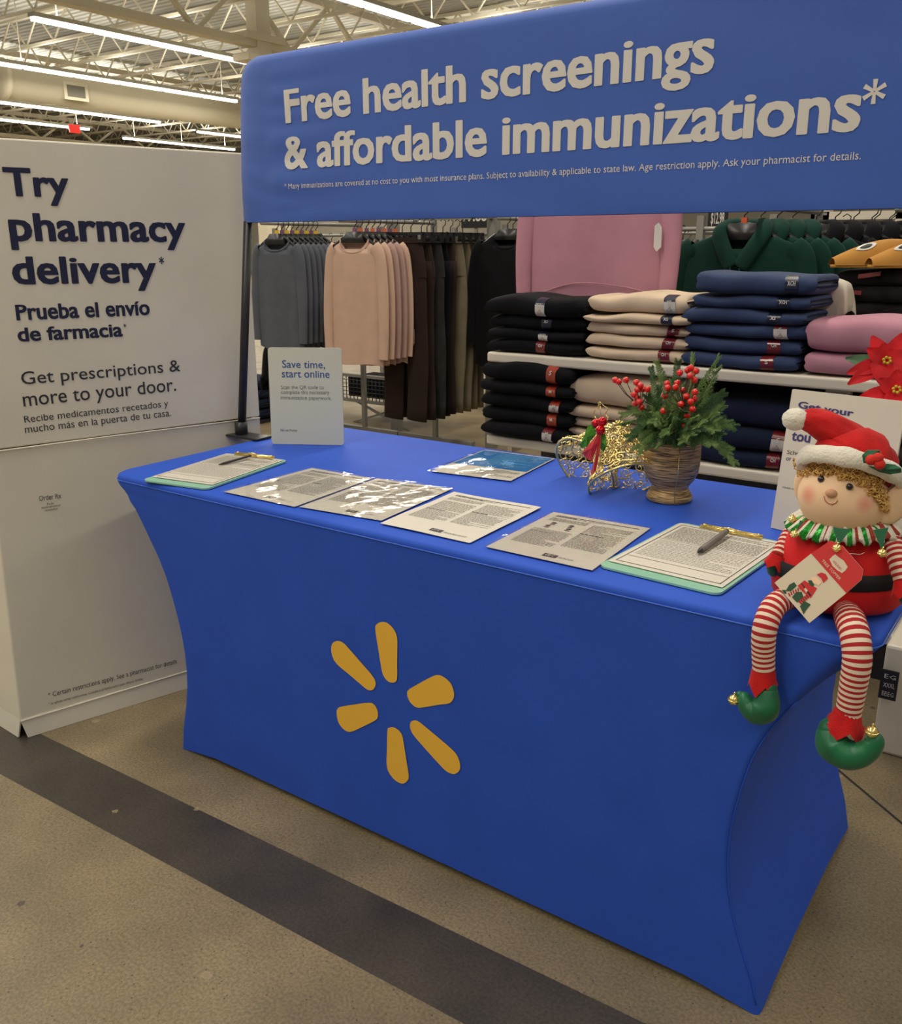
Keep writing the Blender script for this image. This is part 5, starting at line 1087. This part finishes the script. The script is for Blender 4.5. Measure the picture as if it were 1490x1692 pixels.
# green hoodies and black hoodies
Y3 = 2.25
pg = hung_row(1226, 402, Y3, 4, .085, [FGRN], 'dark green hooded sweatshirt', 'green hoodies behind the navy pile', hood=True, band=False, wsh=.46, L=.68, sleeve=.6, dx=.035, mark=[MO, MY], name='hanging_hoodie', cat='hoodie')
q_ = pg+Vector((.16, .38, .0)); 
for i in range(5):
    o = root('hanging_hoodie', q_+Vector((.05*i, .09*i, 0)), f'black hooded sweatshirt, {ordn[i]} behind the green hoodies', 'hoodie', 'black hoodies behind the green ones'); shirt_parts(o, FBLK, wsh=.46, L=.68, sleeve=.6, hood=True, band=False, seed=i)
t = rack(pg.x+.05, Y3-.12, Y3+.85, pg.z+.13, 'rack rail of the green and black hoodies')
p = at(1440, 402, 1, 3.0)
for i in range(6):
    o = root('hanging_shirt', p+Vector((.05*i, .08*i, 0)), f'black top on the far right rack, {ordn[i]} from the front', 'shirt', 'black tops on the far right rack'); shirt_parts(o, FBLK, wsh=.44, L=.66, sleeve=.55, seed=i)
t = rack(p.x+.1, 2.9, 3.6, p.z+.13, 'rack rail of the far right black tops')
p = at(1395, 392, 1, 3.6); o = root('hanging_trousers', p, 'black trousers on a clip hanger beside the white upright', 'trousers'); trousers(o, FBLK)
# white uprights on the right
for k, (x0_, x1_) in enumerate(((1338, 1368), (1478, 1496))):
    a, b = at(x0_, 370, 1, 3.9), at(x1_, 370, 1, 3.9); t = root('gondola_upright', (a.x, 3.9, 0), ('white slotted upright left of the black trousers', 'white upright at the right edge above the slippers')[k], 'display stand'); g = G(); g.box((a.x, 3.9, 0), (b.x, 3.98, 2.1)); g.out('post', MSHELF, t, smooth=False)
    if k == 0:
        for z in [1.2+.035*i for i in range(14)]: g = G(); g.box((b.x-.05, 3.893, z), (b.x-.01, 3.901, z+.012)); g.out('slot', RAILM, t, smooth=False)
        g = G(); c = at(1478, 358, 1, 3.9); g.box((a.x, 3.9, c.z-.01), (c.x+.1, 3.96, c.z+.03)); g.out('cross_bar', MSHELF, t, smooth=False)
# price signs
def price_sign(px0, px1, py0, py1, Y, s, label):
    a, b = at(px0, py1, 1, Y), at(px1, py0, 1, Y); t = root('price_sign', a, label, 'sign'); g = G(); g.box((a.x, Y, a.z), (b.x, Y+.01, b.z)); g.out('board', MPL, t, smooth=False)
    text_uv(s, (Vector((a.x, Y, a.z)), Vector((1,0,0)), Vector((0,0,1))), .02, b.x-a.x-.02, (b.z-a.z)*.3, (b.z-a.z)*.85, MLOGO, t, bold=.02, off=.002)
    g = G(); g.box(((a.x+b.x)/2-.01, Y+.01, 0), ((a.x+b.x)/2+.01, Y+.03, a.z+.05)); g.out('sign_post', RAILM, t, smooth=False); return t
price_sign(762, 808, 338, 377, 5.0, '19.88', 'black price sign above the olive trousers'); price_sign(1168, 1203, 345, 380, 4.6, '$12.98', 'black price sign left of the green hoodies')
# far racks: rows of garments seen edge on, rails along x
def far_row(px0, px1, Y, mats, group, label, dxm=.13, zsh=1.22, L=.7):
    a, b = at(px0, 400, 1, Y), at(px1, 400, 1, Y); n = int((b.x-a.x)/dxm); protos = {}
    for i in range(n):
        mt = mats[(i*7+i//3) % len(mats)]; loc = Vector((a.x+i*dxm, Y, zsh))
        if mt.name in protos: o = copy_tree(protos[mt.name]); o.location = loc
        else: o = root('hanging_shirt', loc, label, 'shirt', group); shirt_parts(o, mt, seed=i, wsh=.4, L=L, sleeve=.5); protos[mt.name] = o
        o.rotation_euler = (0, 0, radians(62+(i*31) % 19)); o['label'] = mt.name.split('.')[0].replace('_', ' ')+' '+label
    t = root('clothes_rack', (a.x, Y, 0), f'long far rack bar carrying {group}', 'clothes rack'); g = G(); g.tube([(a.x-.2, Y, zsh+.13), (b.x+.2, Y, zsh+.13)], .012, 8); g.out('rail', RAILM, t)
    for x in (a.x-.2, (a.x+b.x)/2, b.x+.2): g = G(); g.box((x-.02, Y-.02, 0), (x+.02, Y+.02, zsh+.2)); g.out('post', RAILM, t, smooth=False)
FRED = fabric('red_jersey', srgb(160, 30, 34)); FWHT = fabric('white_jersey', srgb(206, 202, 194)); FTEA = fabric('teal_blue_jersey', srgb(74, 94, 118))
far_row(480, 800, 5.2, [FBLK, FDNV, FBLK, FCHR], 'dark tops on the long rack behind the trousers', 'top hanging edge-on behind the trousers')
far_row(780, 1180, 6.0, [FBLK, FWHT, FCHR, FRED, FDNV], 'mixed tops on the far rack behind the pink sweatshirt', 'top hanging edge-on on the far rack behind the pink sweatshirt')
far_row(1100, 1215, 3.9, [FTEA, FCRM, FTEA, FROD], 'pale tops left of the green hoodies', 'top hanging edge-on left of the green hoodies', .10)
far_row(1200, 1560, 5.4, [FBLK, FROD, FBLK, FCHR], 'tops on the far rack behind the black hoodies', 'top hanging edge-on on the far rack behind the black hoodies')
# dark folded pile low at the left
for i in range(4):
    p = at(428, 690, 2, 0.0); sweater((p.x, p.y, .02+.075*i+.0), .34, .3, .078, FDNV, f'folded dark garment low at left by the box, {ordn[i]} from the floor', 'dark folded pile on the floor stand', 160+i)
g = G(); g.box((p.x-.2, p.y-.18, 0), (p.x+.2, p.y+.18, .02)); tag(g.out('floor_stand', MBLK, smooth=False), 'low black floor stand under the dark folded pile', 'display stand')
# white floor bin with black size tags at the right end
a = at(1466, 1050, 1, 1.08); t = root('floor_bin', (a.x, 1.08, 0), 'white floor bin at the right edge behind the table', 'bin'); g = G(); g.box((a.x, 1.08, 0), (a.x+.35, 1.36, .30)); bevel_mod(g.out('bin_body', MSHELF, t, smooth=False), .008)
b0_, b1_ = at(1450, 1152, 1, 1.06), at(1486, 1112, 1, 1.06)
t = root('size_tag', b0_, 'black size tag card beside the white floor bin', 'tag'); g = G(); g.box((b0_.x, 1.06, max(.0, b0_.z)), (b1_.x, 1.064, b1_.z)); g.out('tag_card', MPL, t, smooth=False)
hh = (b1_.z-max(0, b0_.z))
for k, tx in enumerate(('EEEG', 'XXXL', 'EG')): text_uv(tx, (Vector((b0_.x, 1.06, max(0, b0_.z)+hh*(.12+.3*k))), Vector((1,0,0)), Vector((0,0,1))), (b1_.x-b0_.x)*.2, (b1_.x-b0_.x)*.85, 0, hh*.15, MLOGO, t, off=.001, res=1)
